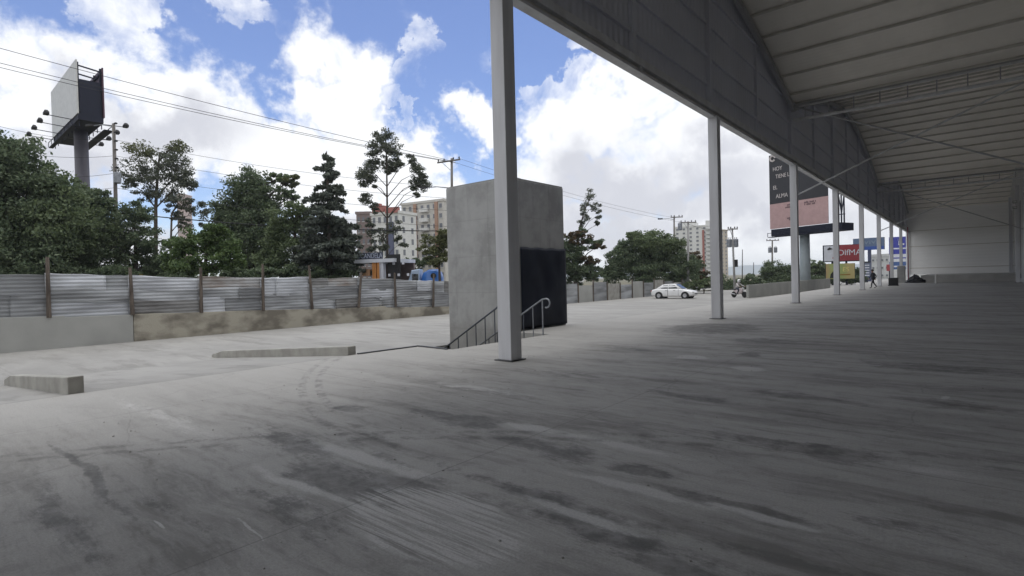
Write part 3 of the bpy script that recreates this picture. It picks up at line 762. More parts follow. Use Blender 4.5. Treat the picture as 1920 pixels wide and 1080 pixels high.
def tree(name, label, d, clumps, trunk, leaf='mid', size=.34, dens=1.0, fluff=.30, cat='tree', bark='bark', tr=.22, group=None, zb=-.7, extra=None, per=26, flat_=1.0):
    """clumps: (px, py, rx, ry) as seen from the survey point at depth d; trunk: list of such bearings from the foot up"""
    mpp = d / FPX
    foot = at(trunk[0][0], 540, d); foot.z = zb
    root = thing(name, label, cat, foot, 0, group)
    fo = np.array(foot)
    V = {}; size *= .46; per = int(per * 3.4)
    R = np.array(RT); R[2] = 0; R /= np.linalg.norm(R); F = np.array((-math.sin(YAW), math.cos(YAW), 0))
    dn = []
    for (xa, ya), (xb, yb) in zip(trunk[:-1], trunk[1:]): dn += [(xa + (xb - xa) * f, ya + (yb - ya) * f) for f in (0, .25, .5, .75)]
    trunk = dn + [trunk[-1]]
    centres = []
    for c in clumps:
        px, py, rx, ry = c[:4]; lk = c[4] if len(c) > 4 else leaf
        q = np.array(at(px, py, d)) - fo + F * rng.uniform(-.5, .5) * rx * mpp * .8
        RX, RZ = rx * mpp, ry * mpp
        k = max(5, int(dens * 8.5 * (RX * RZ) ** .80 / max(.5, fluff * 2)))
        u = rng.normal(size=(k, 3)); u /= np.linalg.norm(u, axis=1)[:, None]
        u = u * (rng.random((k, 1)) ** .42) * .92
        cen = q + (u[:, :1] * R + u[:, 1:2] * F * .9) * RX + u[:, 2:3] * np.array((0, 0, RZ))
        sc = fluff * 1.18 * min(RX, RZ, 2.6) * rng.uniform(.55, 1.25, (k, 1)) + .12
        spd = np.concatenate([sc, sc, sc * .62 * flat_], 1)
        V.setdefault(lk, []).append(leaves(cen, per, spd, size))
        centres.append((Vector(q), min(RX, RZ)))
    if extra:
        for lk, e in extra(fo, mpp): V.setdefault(lk, []).append(e)
    for lk, l in V.items(): quadmesh('crown', np.concatenate(l), LF[lk], root)
    mb = MB(); pts = [at(x, y, d) - foot for x, y in trunk]; pts[0].z = 0
    r0 = tr; n = len(pts)
    mb.path(pts, [r0 * (1.15 - .8 * i / max(1, n - 1)) for i in range(n)], 8)
    for q, rad in centres:
        hd = lambda p: math.hypot(p.x - q.x, p.y - q.y)
        src = min(pts[3:], key=lambda p: abs((q.z - p.z) - .9 * hd(p)) + .15 * (p - q).length)
        mid = src.lerp(q, .5) + Vector((random.uniform(-.15, .15), random.uniform(-.15, .15), .12 * (q - src).length))
        mb.path([src, mid, q], [r0 * .38, r0 * .24, r0 * .08], 6)
        for _ in range(3):
            e = q + Vector((random.uniform(-1, 1), random.uniform(-1, 1), random.uniform(-.5, .9))) * rad * .75
            mb.path([mid.lerp(q, .6), e], [r0 * .14, r0 * .03], 5)
    mb.build('trunk', M[bark], root, True)
    return root


def conifer(name, label, d, x, ytop, ybot, wbot, base, leaf='pine', seed=1, cat='tree'):
    r = random.Random(seed); mpp = d / FPX
    foot = at(x, 540, d); foot.z = -.7; root = thing(name, label, cat, foot)
    H = at(x, ytop, d).z + .7; H0 = at(x, ybot, d).z + .7
    mb = MB(); mb.path([(0, 0, 0), (.05, 0, H * .5), (0, 0, H)], [.28, .18, .03], 8)
    cen = []; spr = []
    nl = 46
    for i in range(nl):
        f = i / (nl - 1); zc = H - .3 - (H - H0) * f
        L0 = (.10 + .90 * f ** .9) * wbot * mpp
        nb = 3 + int(4 * f)
        for j in range(nb):
            if r.random() < .34: continue
            a = r.uniform(0, 2 * PI); L = L0 * r.uniform(.6, 1.25); zz = zc + r.uniform(-.25, .25)
            tip = Vector((math.cos(a) * L, math.sin(a) * L, zz - L * .06)); st = Vector((0, 0, zz))
            mid = st.lerp(tip, .5) + Vector((0, 0, .07 * L)); mb.path([st, mid, tip], [.05, .035, .012], 5)
            m2 = max(2, int(L / .42))
            for q in range(m2):
                g = (q + .7) / m2; p = st.lerp(mid, min(1, g * 2)) if g < .5 else mid.lerp(tip, g * 2 - 1)
                cen.append((p.x, p.y, p.z - .08)); w = .12 + .17 * (1 - abs(g - .55)); spr.append((w, w, w * .75))
    quadmesh('crown', leaves(np.array(cen), 34, np.array(spr), .17, 2.2, .2), LF[leaf], root)
    mb.build('trunk', M['bark'], root, True)
    return root


LARGE = 'large trees behind the metal fence'
tree('broadleaf_tree', 'huge dark broadleaf tree at the far left edge behind the fence', 38,
     [(-30, 330, 110, 90), (30, 300, 60, 55), (60, 380, 85, 75), (5, 430, 110, 90), (110, 420, 65, 70, 'mid'), (-60, 450, 120, 90), (70, 480, 100, 60), (90, 345, 40, 35, 'mid'), (75, 415, 60, 35, 'mid'), (-40, 400, 80, 60, 'mid')],
     [(20, 560), (20, 480), (15, 400), (5, 330)], 'dark', .30, 1.5, tr=.45)
tree('broadleaf_tree', 'spreading dark green tree under the white billboard pole', 42,
     [(135, 400, 45, 45), (180, 415, 45, 50), (150, 365, 25, 22, 'mid'), (200, 385, 30, 28), (140, 460, 65, 55), (190, 480, 50, 40), (165, 440, 60, 40, 'mid')],
     [(165, 560), (165, 480), (160, 410)], 'dark', .28, 1.35, tr=.28)
tree('shrubby_tree', 'loose dark tree with sky gaps between the wooden pole and the tall gum trees', 44,
     [(240, 420, 40, 40), (262, 400, 32, 26), (235, 470, 42, 35), (280, 455, 35, 40), (255, 500, 60, 28), (310, 500, 40, 24)],
     [(255, 560), (255, 490), (252, 420)], 'dark', .27, .85, .26, tr=.2)
tree('gum_tree', 'tall airy gum tree with bare lower trunks left of the bright bush', 52,
     [(275, 290, 32, 26, 'olive'), (318, 300, 40, 34), (262, 325, 36, 28), (300, 335, 44, 34), (342, 325, 28, 32), (248, 345, 24, 16), (350, 345, 20, 18), (285, 365, 28, 18), (330, 275, 22, 16, 'olive')],
     [(293, 560), (292, 470), (292, 390), (296, 320), (300, 285)], 'gum', .25, .72, .36, tr=.2, bark='bark')
tree('gum_tree', 'thin gum tree with several bare stems behind the bright bush', 58,
     [(345, 385, 26, 20), (372, 395, 22, 20), (328, 400, 18, 16), (360, 420, 24, 12), (318, 370, 14, 14)],
     [(321, 560), (320, 470), (322, 400), (335, 380)], 'gum', .26, .7, .3, tr=.14, bark='bark_pale')
tree('round_bush', 'bright green rounded bush tree in front of the dark trees', 33,
     [(385, 455, 50, 34), (345, 470, 36, 30), (425, 470, 28, 30), (400, 435, 30, 18), (380, 490, 62, 30), (330, 490, 24, 22), (440, 490, 16, 22)],
     [(385, 560), (385, 500), (388, 460)], 'bright', .24, 1.5, .28, tr=.16, cat='bush')
tree('broadleaf_tree', 'tall dense dark tree behind the bright bush', 48,
     [(465, 350, 45, 38), (450, 400, 55, 50), (505, 375, 38, 32), (430, 440, 35, 50), (490, 440, 60, 60), (540, 345, 22, 12, 'olive'), (525, 335, 24, 10, 'mid'), (460, 490, 65, 40), (420, 400, 25, 30), (545, 370, 22, 14), (558, 332, 12, 6, 'olive')],
     [(470, 560), (470, 460), (468, 380)], 'dark', .28, 1.5, tr=.35)
tree('broadleaf_tree', 'lower mid green tree in front of the tall conifer', 44,
     [(545, 410, 40, 32), (565, 430, 30, 36), (520, 440, 35, 35), (550, 470, 50, 40), (590, 490, 28, 26), (510, 490, 45, 30), (575, 400, 22, 14)],
     [(555, 560), (555, 480), (552, 420)], 'mid', .27, 1.15, tr=.25)
conifer('conifer', 'tall dark conifer with layered drooping branches', 42, 620, 284, 500, 74, 0, seed=8)
tree('broadleaf_tree', 'dark bushy tree at the foot of the conifer', 46,
     [(650, 480, 34, 24), (664, 494, 20, 18), (630, 505, 40, 20)], [(640, 560), (640, 500), (640, 460)], 'dark', .27, 1.2, tr=.2)
tree('gum_tree', 'very tall slender gum tree with bare trunk and tufted crown', 52,
     [(722, 256, 21, 20), (712, 278, 20, 18), (735, 283, 20, 20), (746, 302, 15, 15), (728, 304, 18, 15), (702, 295, 15, 16), (692, 318, 22, 20), (682, 338, 20, 18), (738, 320, 12, 12), (700, 345, 10, 12), (725, 318, 8, 8), (685, 372, 14, 16), (700, 390, 10, 12),
      (773, 302, 11, 16), (783, 322, 16, 20), (794, 344, 12, 18), (774, 346, 11, 13), (788, 338, 12, 14), (782, 365, 7, 6)],
     [(726, 560), (726, 470), (726, 390), (725, 310), (723, 260)], 'gum', .22, 1.45, .38, tr=.13, bark='bark')
tree('street_tree', 'sunlit olive green street tree left of the concrete tower', 42,
     [(815, 450, 26, 22), (832, 470, 26, 26), (800, 470, 16, 16), (822, 490, 26, 16), (840, 440, 22, 16)], [(826, 560), (824, 510), (822, 470)], 'olive', .24, 1.1, .27, tr=.12)
tree('street_tree', 'thin see-through tree in front of the white mid rise building', 50,
     [(708, 440, 16, 18), (742, 428, 16, 15), (693, 425, 12, 18), (752, 455, 15, 13), (722, 462, 14, 12), (700, 470, 16, 12)], [(716, 560), (716, 500), (718, 460), (720, 430)], 'gum', .24, .9, .36, tr=.10)
tree('hedge_bush', 'dark clipped bushes behind the blue truck', 56,
     [(765, 492, 30, 12), (795, 492, 30, 12), (745, 505, 18, 12), (770, 510, 40, 12)], [(770, 560), (770, 520), (770, 500)], 'dark', .26, 1.5, .35, tr=.1, cat='bush')
# right of the tower
tree('gum_tree', 'thin leaning gum tree above the rust coloured tree', 66,
     [(1105, 368, 14, 12), (1095, 385, 13, 13), (1118, 385, 11, 11), (1100, 405, 10, 14), (1090, 420, 7, 12), (1123, 402, 8, 9), (1120, 420, 5, 7)],
     [(1082, 560), (1082, 480), (1086, 430), (1096, 395), (1106, 372)], 'gum', .24, .75, .42, tr=.14)
tree('flame_tree', 'spreading tree with rust coloured tips right of the concrete tower', 62,
     [(1080, 445, 32, 16, 'rust'), (1110, 455, 26, 12), (1075, 470, 30, 26), (1120, 462, 16, 8, 'rust'), (1085, 500, 34, 26), (1105, 488, 18, 14, 'rust'), (1070, 520, 30, 18), (1055, 480, 30, 40), (1112, 515, 20, 18), (1090, 435, 14, 8)],
     [(1078, 560), (1080, 500), (1082, 455)], 'dark', .30, 1.1, .28, tr=.24)
tree('broadleaf_tree', 'big round dark green tree behind the white car', 70,
     [(1215, 452, 45, 26, 'mid'), (1175, 470, 28, 22), (1255, 470, 40, 30, 'mid'), (1210, 490, 55, 35), (1160, 495, 28, 30), (1275, 500, 35, 35), (1230, 515, 70, 24), (1145, 515, 25, 20), (1190, 445, 20, 12, 'mid')],
     [(1222, 560), (1222, 510), (1220, 460)], 'dark', .34, 1.35, tr=.4)
tree('flame_tree', 'rust tinged tree at the foot of the far tower block', 76,
     [(1300, 485, 16, 14, 'rust'), (1305, 505, 25, 20), (1318, 520, 16, 14, 'rust'), (1290, 515, 25, 18)], [(1302, 560), (1302, 520), (1302, 490)], 'dark', .32, 1.1, tr=.2)
tree('roadside_bush', 'light green bush between the car and the second column', 66,
     [(1305, 535, 26, 12), (1330, 532, 18, 14), (1345, 525, 14, 16)], [(1320, 560), (1320, 540), (1320, 530)], 'mid', .28, 1.2, .35, cat='bush', tr=.08)
tree('roadside_tree', 'small dark round tree behind the motorcycle', 80,
     [(1400, 527, 26, 14), (1380, 535, 22, 16), (1420, 535, 18, 12), (1350, 535, 20, 18)], [(1398, 560), (1398, 540), (1398, 525)], 'dark', .32, 1.3, .33, tr=.15)
tree('roadside_tree', 'dense round dark tree behind the pale boundary wall', 84,
     [(1455, 508, 26, 20), (1440, 515, 18, 18), (1475, 512, 16, 18), (1455, 525, 36, 14)], [(1455, 560), (1455, 530), (1455, 510)], 'dark', .32, 1.5, .3, tr=.2)
tree('roadside_tree', 'loose green tree right of the dark round tree', 92,
     [(1488, 515, 14, 16), (1492, 528, 16, 14), (1500, 520, 12, 14)], [(1490, 560), (1490, 535), (1490, 518)], 'mid', .32, 1.0, .33, tr=.15)
tree('roadside_tree', 'green tree beside the big billboard pole', 100,
     [(1528, 500, 20, 16), (1545, 508, 16, 14), (1520, 518, 22, 12), (1545, 520, 20, 10)], [(1530, 560), (1530, 530), (1530, 505)], 'mid', .34, 1.3, .3, tr=.2)
tree('low_hedge', 'dark low hedge under the yellow sign', 92,
     [(1530, 525, 18, 9), (1560, 524, 24, 9), (1590, 523, 22, 9), (1612, 521, 14, 8), (1610, 512, 9, 10)], [(1570, 560), (1570, 530), (1570, 526)], 'dark', .3, 4.0, .5, cat='hedge', tr=.06)
for k, (x, d, w, lab) in enumerate(((25, 36, 60, 'dark undergrowth at the foot of the huge tree at the left edge'), (120, 38, 55, 'dark undergrowth left of the leaning wooden pole'), (205, 40, 45, 'dark undergrowth behind the leaning wooden pole'), (330, 44, 60, 'dark undergrowth behind the bright rounded bush'),
                               (450, 42, 55, 'dark undergrowth under the tall dense tree'), (545, 40, 55, 'dark undergrowth under the lower mid green tree'), (630, 42, 42, 'dark undergrowth at the foot of the conifer, left of the kiosk'))):
    tree('undergrowth', lab, d, [(x - w * .6, 512, w * .5, 13), (x, 510, w * .55, 14), (x + w * .6, 512, w * .5, 13), (x, 525, w, 10)], [(x, 560), (x, 530), (x, 512)], 'dark', .26, 2.2, .35, cat='bush', tr=.06)
# more greenery so the wood goes on out of frame
tree('broadleaf_tree', 'dark broadleaf tree beyond the left edge of the picture', 46, [(-230, 380, 120, 100), (-200, 460, 120, 70), (-300, 440, 110, 90)], [(-230, 560), (-230, 480), (-230, 400)], 'dark', .36, .9, tr=.35)


# ------------------------------------------------------------------ poles and wires
def pole(name, label, x, ytop, d, r=.13, m='pole_wood', lean=0, group='utility poles along the street'):
    foot = at(x + lean, 540, d); foot.z = -.75
    top = at(x, ytop, d)
    o = thing(name, label, 'utility pole', foot, YAW, group)
    o.rotation_euler = (0, 0, YAW)
    loc = Matrix.Rotation(-YAW, 3, 'Z') @ (top - foot)
    MB().path([(0, 0, 0), loc * .5, loc], [r, r * .85, r * .68], 10).build('shaft', M[m], o, True)
    return o, loc


def crossarm(o, p, w, off=0, brace=True, tilt=0):
    a = MB().bar(p + Vector((-w / 2 + off, -.12, -w / 2 * tilt)), p + Vector((w / 2 + off, -.12, w / 2 * tilt)), .10, .12).build('crossarm', M['pole_wood'], o)
    for f in (-.45, -.2, .2, .45):
        q = p + Vector((f * w + off, -.12, .06 + f * w * tilt)); MB().path([q, q + Vector((0, 0, .1)), q + Vector((0, 0, .2))], [.03, .07, .05], 6).build('insulator', M['black'], a)
    if brace: MB().bar(p + Vector((-w * .3 + off, -.1, -.02 - w * .3 * tilt)), p + Vector((0, -.1, -.9)), .04, .04).build('brace', M['galv'], o)


def transformer(o, p):
    t = MB().path([p + Vector((0, 0, -.45)), p + Vector((0, 0, -.4)), p + Vector((0, 0, .4)), p + Vector((0, 0, .45))], [.2, .27, .27, .2], 12).build('transformer', M['galv'], o, False)
    for dx in (-.1, .1): MB().path([p + Vector((dx, 0, .45)), p + Vector((dx, 0, .65))], .035, 6).build('bushing', M['black'], t)


def lamp_arm(o, p, L):
    a = MB().path([p, p + Vector((L * .6, 0, .18)), p + Vector((L, 0, .12))], .035, 6).build('lamp_arm', M['galv'], o)
    h = MB(); q = p + Vector((L, 0, .12)); s = 1 if L > 0 else -1
    h.loft([[(q.x + s * u, q.y + v * w2, q.z + z2) for v, z2 in ((-1, -.05), (1, -.05), (.7, .1), (-.7, .1))] for u, w2 in ((0, .06), (.2, .16), (.5, .16), (.65, .08))]); h.build('lamp_head', M['black'], a)


p1, l1 = pole('utility_pole', 'leaning wooden pole with side insulators beneath the white billboard', 213, 232, 44, .17, 'pole_wood', 8)
for k in range(6):
    q = l1 * (1 - .045 * k) + Vector((.18, -.1, 0)); MB().path([q + Vector((-.1, 0, 0)), q + Vector((.08, 0, 0)), q + Vector((.18, 0, 0))], [.03, .09, .05], 6).build('insulator', M['black'], p1)
transformer(p1, l1 * .72 + Vector((.32, -.2, 0))); lamp_arm(p1, l1 * .985, -1.6)
p2, l2 = pole('utility_pole', 'timber pole with crossarm rising behind the concrete tower', 847, 297, 47, .15)
crossarm(p2, l2 + Vector((0, 0, -.25)), 2.0, -.25, tilt=.12); lamp_arm(p2, l2 * .80, -2.1)
p3, l3 = pole('utility_pole', 'slim pole with lamp arm behind the big round tree', 1264, 406, 72, .14); crossarm(p3, l3 + Vector((0, 0, -.1)), 1.6, .3, False); lamp_arm(p3, l3 * .96, -1.5)
p4, l4 = pole('utility_pole', 'pale concrete pole with crossarm in front of the far tower block', 1290, 415, 68, .17, 'pole_concrete'); crossarm(p4, l4 + Vector((0, 0, -.15)), 2.0); transformer(p4, l4 * .93 + Vector((-1.0, 0, 0)))
p5, l5 = pole('utility_pole', 'concrete pole with two transformers beside the motorcycle', 1373, 428, 60, .13, 'pole_concrete', 5); crossarm(p5, l5 + Vector((0, 0, -.1)), 1.1); transformer(p5, l5 * .78 + Vector((.32, 0, 0))); transformer(p5, l5 * .78 + Vector((-.40, 0, 0))); MB().box(.0, .3, -.2, .1, 3.2, 4.0).build('meter_box', M['black'], p5)
p6, l6 = pole('utility_pole', 'timber pole with crossarm behind the dense round tree', 1448, 451, 90, .16); crossarm(p6, l6, 2.1, 0, False); transformer(p6, l6 * .80 + Vector((.55, 0, 0))); transformer(p6, l6 * .80 + Vector((-.4, 0, 0)))
p7, l7 = pole('antenna_mast', 'thin tall mast on the skyline right of the motorcycle, the taller one', 1392, 468, 160, .16, 'steel_dark', group='masts on the skyline'); p7['category'] = 'mast'
p8, l8 = pole('antenna_mast', 'thin mast on the skyline, the shorter one farther right', 1413, 492, 160, .14, 'steel_dark', group='masts on the skyline'); p8['category'] = 'mast'


def wire(label, pts, sag, rad=.02, group='overhead wires'):
    P = []
    for (a, b) in zip(pts[:-1], pts[1:]):
        for i in range(13):
            f = i / 12; q = a.lerp(b, f); q.z -= sag * 4 * f * (1 - f); P.append(q)
    mb = MB().path(P, rad, 5)
    return tag(mb.build('power_line', M['black']), label, 'wire', group)


pa = at(836, 299, 47); pb = at(858, 296, 47); pc = at(846, 303, 47)
wire('topmost overhead wire crossing the sky to the timber pole', [at(-60, 74, 34), pa], .25)
wire('middle overhead wire passing just below the topmost one', [at(-60, 103, 35), pc], .35)
wire('lowest of the three close overhead wires', [at(-60, 112, 36), at(858, 306, 47)], .35)
wire('overhead wire from the timber pole on to the concrete pole', [pa, at(1283, 418, 68)], .5, .012)
wire('overhead wire from the timber pole to the slim lamp pole', [pb, at(1268, 409, 72)], .5, .012)
for k, (ya, yb, yc) in enumerate(((226, 262, 352), (272, 292, 372), (318, 325, 395), (340, 352, 425))):
    wire('thin low wire carried by the leaning wooden pole, number %s from the top' % ['one', 'two', 'three', 'four'][k], [at(-40, ya, 40), at(215, yb, 44), at(845, yc, 47)], .45, .014)
wire('dark cable bundle strung low in front of the apartment blocks', [at(215, 398, 44), at(846, 433, 47)], .4, .045)
wire('wire running from the concrete pole to the transformer pole', [at(1290, 420, 68), at(1373, 432, 60)], .3, .02)


# ------------------------------------------------------------------ billboards and signs
def frame(xL, dL, xR, dR, yT, yB):
    """board seen between two bearings: returns left-foot point, turn, width, bottom and top height"""
    a = at(xL, 540, dL); b = at(xR, 540, dR); zt = at(xL, yT, dL).z; zb = at(xL, yB, dL).z
    v = b - a; return Vector((a.x, a.y, 0)), math.atan2(v.y, v.x), math.hypot(v.x, v.y), zb, zt


STEEL = flat('billboard_steel', (.014, .017, .034), .8); BW = flat('blank_board', (.60, .60, .58))
# left: blank white board, seen nearly end on
o0, ang, W, zb, zt = frame(111.5, 61, 160, 52.5, 175, 261)
bb = thing('billboard', 'blank white double billboard on a thick steel pole at the left', 'billboard', (o0.x, o0.y, 0), ang)
TH = 2.05
MB().box(0, W, -.12, 0, zb, zt).build('blank_panel', BW, bb)
MB().box(0, W, TH - .12, TH, zb, zt - .25).build('back_panel', flat('maroon_board', (.075, .03, .05)), bb)
fr = MB()
for k in range(6):
    x = W * (k + .05) / 5.2
    if x > W - .1: x = W - .1
    fr.bar((x, .08, zb), (x, .08, zt - .1), .14, .14); fr.bar((x, TH - .2, zb), (x, TH - .2, zt - .3), .14, .14)
    for f in (.05, .3, .6, .92): fr.bar((x, .1, zb + (zt - zb) * f), (x, TH - .2, zb + (zt - zb) * (f - .04)), .1, .12)
fr.bar((0, .08, zb + .3), (W, .08, zb + .3), .14, .14); fr.bar((0, TH - .2, zt - .8), (W, TH - .2, zt - .8), .14, .14); fr.bar((0, TH - .2, (zb + zt) / 2), (W, TH - .2, (zb + zt) / 2), .14, .14)
fr.build('frame', STEEL, bb)
for f, hh in ((.985, .66), (.8, .72), (.6, .8), (.4, .85)): MB().box(W * f - .05, W * f, .12, TH - .22, zb, zb + (zt - zb) * hh).build('darkening_plate', STEEL, bb)  # added solid plates, so the gap between the boards looks dark
MB().box(.2, W - .1, -.05, TH - .1, zb - .55, zb - .02).build('deck', STEEL, bb)
xm = W * .60
MB().path([(xm, TH * .5, -.8), (xm, TH * .5, zb - .5)], [.66, .60], 20).build('mast', flat('mast_paint', (.085, .08, .10)), bb, True)
for sgn, y0 in ((-1, -.1), (1, TH)):
    wk = MB(); yy = y0 + sgn * (.38 if sgn < 0 else .75)
    wk.box(0, W * .96, min(y0, yy), max(y0, yy), zb - 1.12, zb - 1.05)
    wk.bar((0, yy, zb - .55), (W * .96, yy, zb - .55), .05, .05)
    for k in range(8): x = W * .96 * k / 7; wk.bar((x, yy, zb - 1.05), (x, yy, zb - .5), .05, .05); wk.bar((x, y0 - sgn * .2, zb - 1.1), (x, y0 - sgn * .2, zb - .1), .07, .07)
    wk.build('catwalk', STEEL, bb)
    for k in range(4):
        x = W * (.06 + .27 * k)
        a = MB().bar((x, y0, zb - .3), (x, y0 + sgn * 2.1, zb - .2), .06, .06).build('lamp_arm', STEEL, bb)
        MB().loft([[(x + u * .34, y0 + sgn * 2.1 + v * .2, zb - .22 + w2) for u, v in ((-1, -1), (1, -1), (1, 1), (-1, 1))] for w2 in (0, .22)] + [[(x + u * .12, y0 + sgn * 2.1 + v * .1, zb + .22) for u, v in ((-1, -1), (1, -1), (1, 1), (-1, 1))]]).build('floodlamp', M['black'], a)

# centre: black and pink advertising board
o0, ang, W, zb, zt = frame(1447, 72, 1556, 65, 293, 430)
ad = thing('billboard', 'large black and pink lettered billboard behind the third column', 'billboard', (o0.x, o0.y, 0), ang)
BLK = flat('ad_black', (.03, .03, .035)); PNK = flat('ad_pink', (.50, .33, .32)); LET = flat('ad_lettering', (.62, .57, .55)); INK = flat('ad_ink', (.16, .10, .11))
zs = zb + (zt - zb) * .335
MB().box(0, W, -.1, 0, zs, zt).build('black_panel', BLK, ad)
MB().box(0, W, -.1, 0, zb, zs).build('pink_panel', PNK, ad)
Hh = zt - zb
for txt, fx, fz, s, al in (('HOY', .07, .80, .060, 'LEFT'), ('TIENE L', .12, .695, .060, 'LEFT'), ('EL', .07, .55, .060, 'LEFT'), ('ALMA', .12, .43, .062, 'LEFT')):
    lettering('lettering', txt, s * Hh * 1.25, LET, ad, (fx * W, -.13, zb + fz * Hh), (PI / 2, 0, 0), al, sx=.88 if len(txt) < 5 else .80)
MB().path([(W * .07 + .35 * math.cos(a), -.12, zb + Hh * .95 + .35 * math.sin(a)) for a in [i * PI / 6 for i in range(12)]], .12, 5, False).build('emblem', LET, ad)
ink = MB()
for fx, fz, w2 in ((.30, .295, .10), (.27, .265, .14), (.36, .262, .12), (.60, .295, .22), (.62, .268, .18), (.30, .12, .14), (.33, .10, .08)):
    n = int(w2 / .018)
    for k in range(n):
        if (k * 7 + int(fz * 1000)) % 5 == 0: continue
        ink.box(W * (fx + k * .018), W * (fx + k * .018 + .013), -.125, -.102, zb + fz * Hh - .09, zb + fz * Hh + .09 * (1 if k % 3 else 1.5))
ink.build('small_print', INK, ad)
MB().box(.1, W + 1.5, -.05, 2.4, zb - .95, zb - .06).build('deck', STEEL, ad)
wk = MB(); wk.box(.3, W + 1.4, -1.0, -.12, zb - 1.15, zb - 1.08); wk.bar((.3, -1.0, zb - .6), (W + 1.4, -1.0, zb - .6), .06, .06)
for k in range(14): x = .3 + (W + 1.1) * k / 13; wk.bar((x, -1.0, zb - 1.1), (x, -1.0, zb - .55), .05, .05)
wk.build('catwalk', STEEL, ad)
fr = MB()
for k in range(5): x = W + 1.3 * k / 4; fr.bar((x, .9, zb - .1), (x, .9, zt - .2), .12, .12)
for f in (.1, .35, .65, .95): fr.bar((W, .9, zb + Hh * f), (W + 1.4, .9, zb + Hh * f), .1, .1)
for k in range(4): fr.bar((W + .33 * k, .9, zb + Hh * (.1 if k % 2 else .35)), (W + .33 * (k + 1), .9, zb + Hh * (.35 if k % 2 else .1)), .08, .08)
fr.build('frame', STEEL, ad)
xm = W * .50
MB().path([(xm, 1.2, -.8), (xm, 1.2, zb - .9)], [.62, .58], 20).build('mast', flat('blue_grey_mast', (.38, .43, .45)), ad, True)
# red and white sign, and the yellow one under it
o0, ang, W, zb, zt = frame(1546, 92, 1612, 90, 462, 490)
rs = thing('shop_sign', 'framed roadside sign, white left part and red right part with white script', 'sign', (o0.x, o0.y, 0), ang)
RED = flat('sign_red', (.32, .05, .06)); WHT = flat('sign_white', (.68, .70, .76))
MB().box(-.15, W + .1, .0, .25, zb - .15, zt + .15).build('frame', STEEL, rs)
MB().box(0, W * .42, -.06, -.004, zb, zt).build('white_panel', WHT, rs); MB().box(W * .425, W, -.06, -.004, zb, zt + .1).build('red_panel', RED, rs)
lettering('lettering', 'OlfMA', 1.35, WHT, rs, (W * .72, -.08, zb + (zt - zb) * .52), sx=.95)
MB().path([(W * .10, -.09, zt - .55), (W * .16, -.09, zt - .4), (W * .24, -.09, zt - .5)], [.1, .22, .06], 6).build('emblem', M['black'], rs)
MB().path([(W * .24, -.09, zb + .45), (W * .31, -.09, zb + .7), (W * .34, -.09, zb + 1.3)], [.06, .22, .06], 6).build('emblem', RED, rs)
for f in (.25, .65): MB().path([(W * f, .5, -.8), (W * f, .5, zb - .1)], .16, 10).build('leg', STEEL, rs)
o0, ang, W, zb, zt = frame(1549, 88, 1603, 86, 495, 523)
ys = thing('advert_board', 'yellow and green printed advertising board on the ground near the hedge', 'sign', (o0.x, o0.y, 0), ang)
YM, g = newmat('yellow_print', .5); p = g.obj(); sx = g.n('ShaderNodeSeparateXYZ'); g.set(sx.inputs[0], p)
nn = g.noise(p, .9, 3)
c = g.mix(g.rng(g.math('ADD', sx.outputs[0], g.math('MULTIPLY', nn, 2.0)), 1.0, 2.2), (.42, .32, .15), (.34, .40, .15)); c = g.mix(g.rng(g.math('ADD', sx.outputs[0], nn), 2.8, 3.6), c, (.48, .40, .18)); g.set(g.b.inputs['Base Color'], c)
MB().box(0, W, -.08, 0, zb, zt).build('panel', YM, ys)
h = zt - zb
MB().loft([[(x - w2, yq, zz), (x + w2, yq, zz)] + [(x + w2 * .9, yq - .01, zz + .01)] for x, w2, zz, yq in ((.85, .30, zb + h * .05, -.1), (.9, .25, zb + h * .3, -.1), (1.05, .08, zb + h * .48, -.1))]).build('dark_motif', M['black'], ys)
MB().loft([[(x - w2, yq, zz), (x + w2, yq, zz)] + [(x + w2 * .9, yq - .01, zz + .01)] for x, w2, zz, yq in ((1.4, .35, zb, -.12), (1.35, .25, zb + h * .3, -.12), (1.3, .08, zb + h * .42, -.12))]).build('white_motif', WHT, ys)
MB().box(W * .5, W * .85, -.1, -.082, zb + h * .22, zb + h * .30).build('stripe', flat('ochre', (.30, .17, .03)), ys)
lettering('lettering', 'ES', 1.0, flat('pale_yellow', (.80, .70, .25)), ys, (W * .7, -.1, zb + h * .6))
MB().box(-.06, 0, -.1, .06, -.7, zt).box(W, W + .06, -.1, .06, -.7, zt).build('frame', STEEL, ys)
# blue hoarding on a single pole
o0, ang, W, zb, zt = frame(1601, 118, 1659, 114, 448, 470)
bl = thing('billboard', 'slate blue billboard with a bright blue lower stripe on one thin pole', 'billboard', (o0.x, o0.y, 0), ang)
MB().box(0, W, -.12, 0, zb + (zt - zb) * .28, zt).build('panel', flat('slate_blue', (.10, .145, .24)), bl); MB().box(0, W, -.12, 0, zb, zb + (zt - zb) * .28).build('stripe', flat('bright_blue', (.03, .08, .33)), bl)
lettering('lettering', 'VIVE', 1.0, flat('dim_letters', (.22, .27, .33)), bl, (W * .62, -.14, zb + (zt - zb) * .62), sx=1.5)
MB().box(0, W, 0, .6, zb, zt).build('frame', STEEL, bl); MB().path([(W * .52, .3, -.8), (W * .52, .3, zb)], .34, 12).build('mast', flat('navy_mast', (.05, .06, .12)), bl)
o0, ang, W, zb, zt = frame(1616, 108, 1633, 107, 493, 520)
sp = thing('info_panel', 'narrow dark panel with pale lines beside the thin billboard pole', 'sign', (o0.x, o0.y, 0), ang)
MB().box(0, W, -.1, .1, zb, zt).build('panel', flat('panel_blue_grey', (.12, .14, .20)), sp); mb = MB()
for k in range(5): mb.box(.15, W - .2, -.12, -.102, zb + .3 + k * .5, zb + .45 + k * .5)
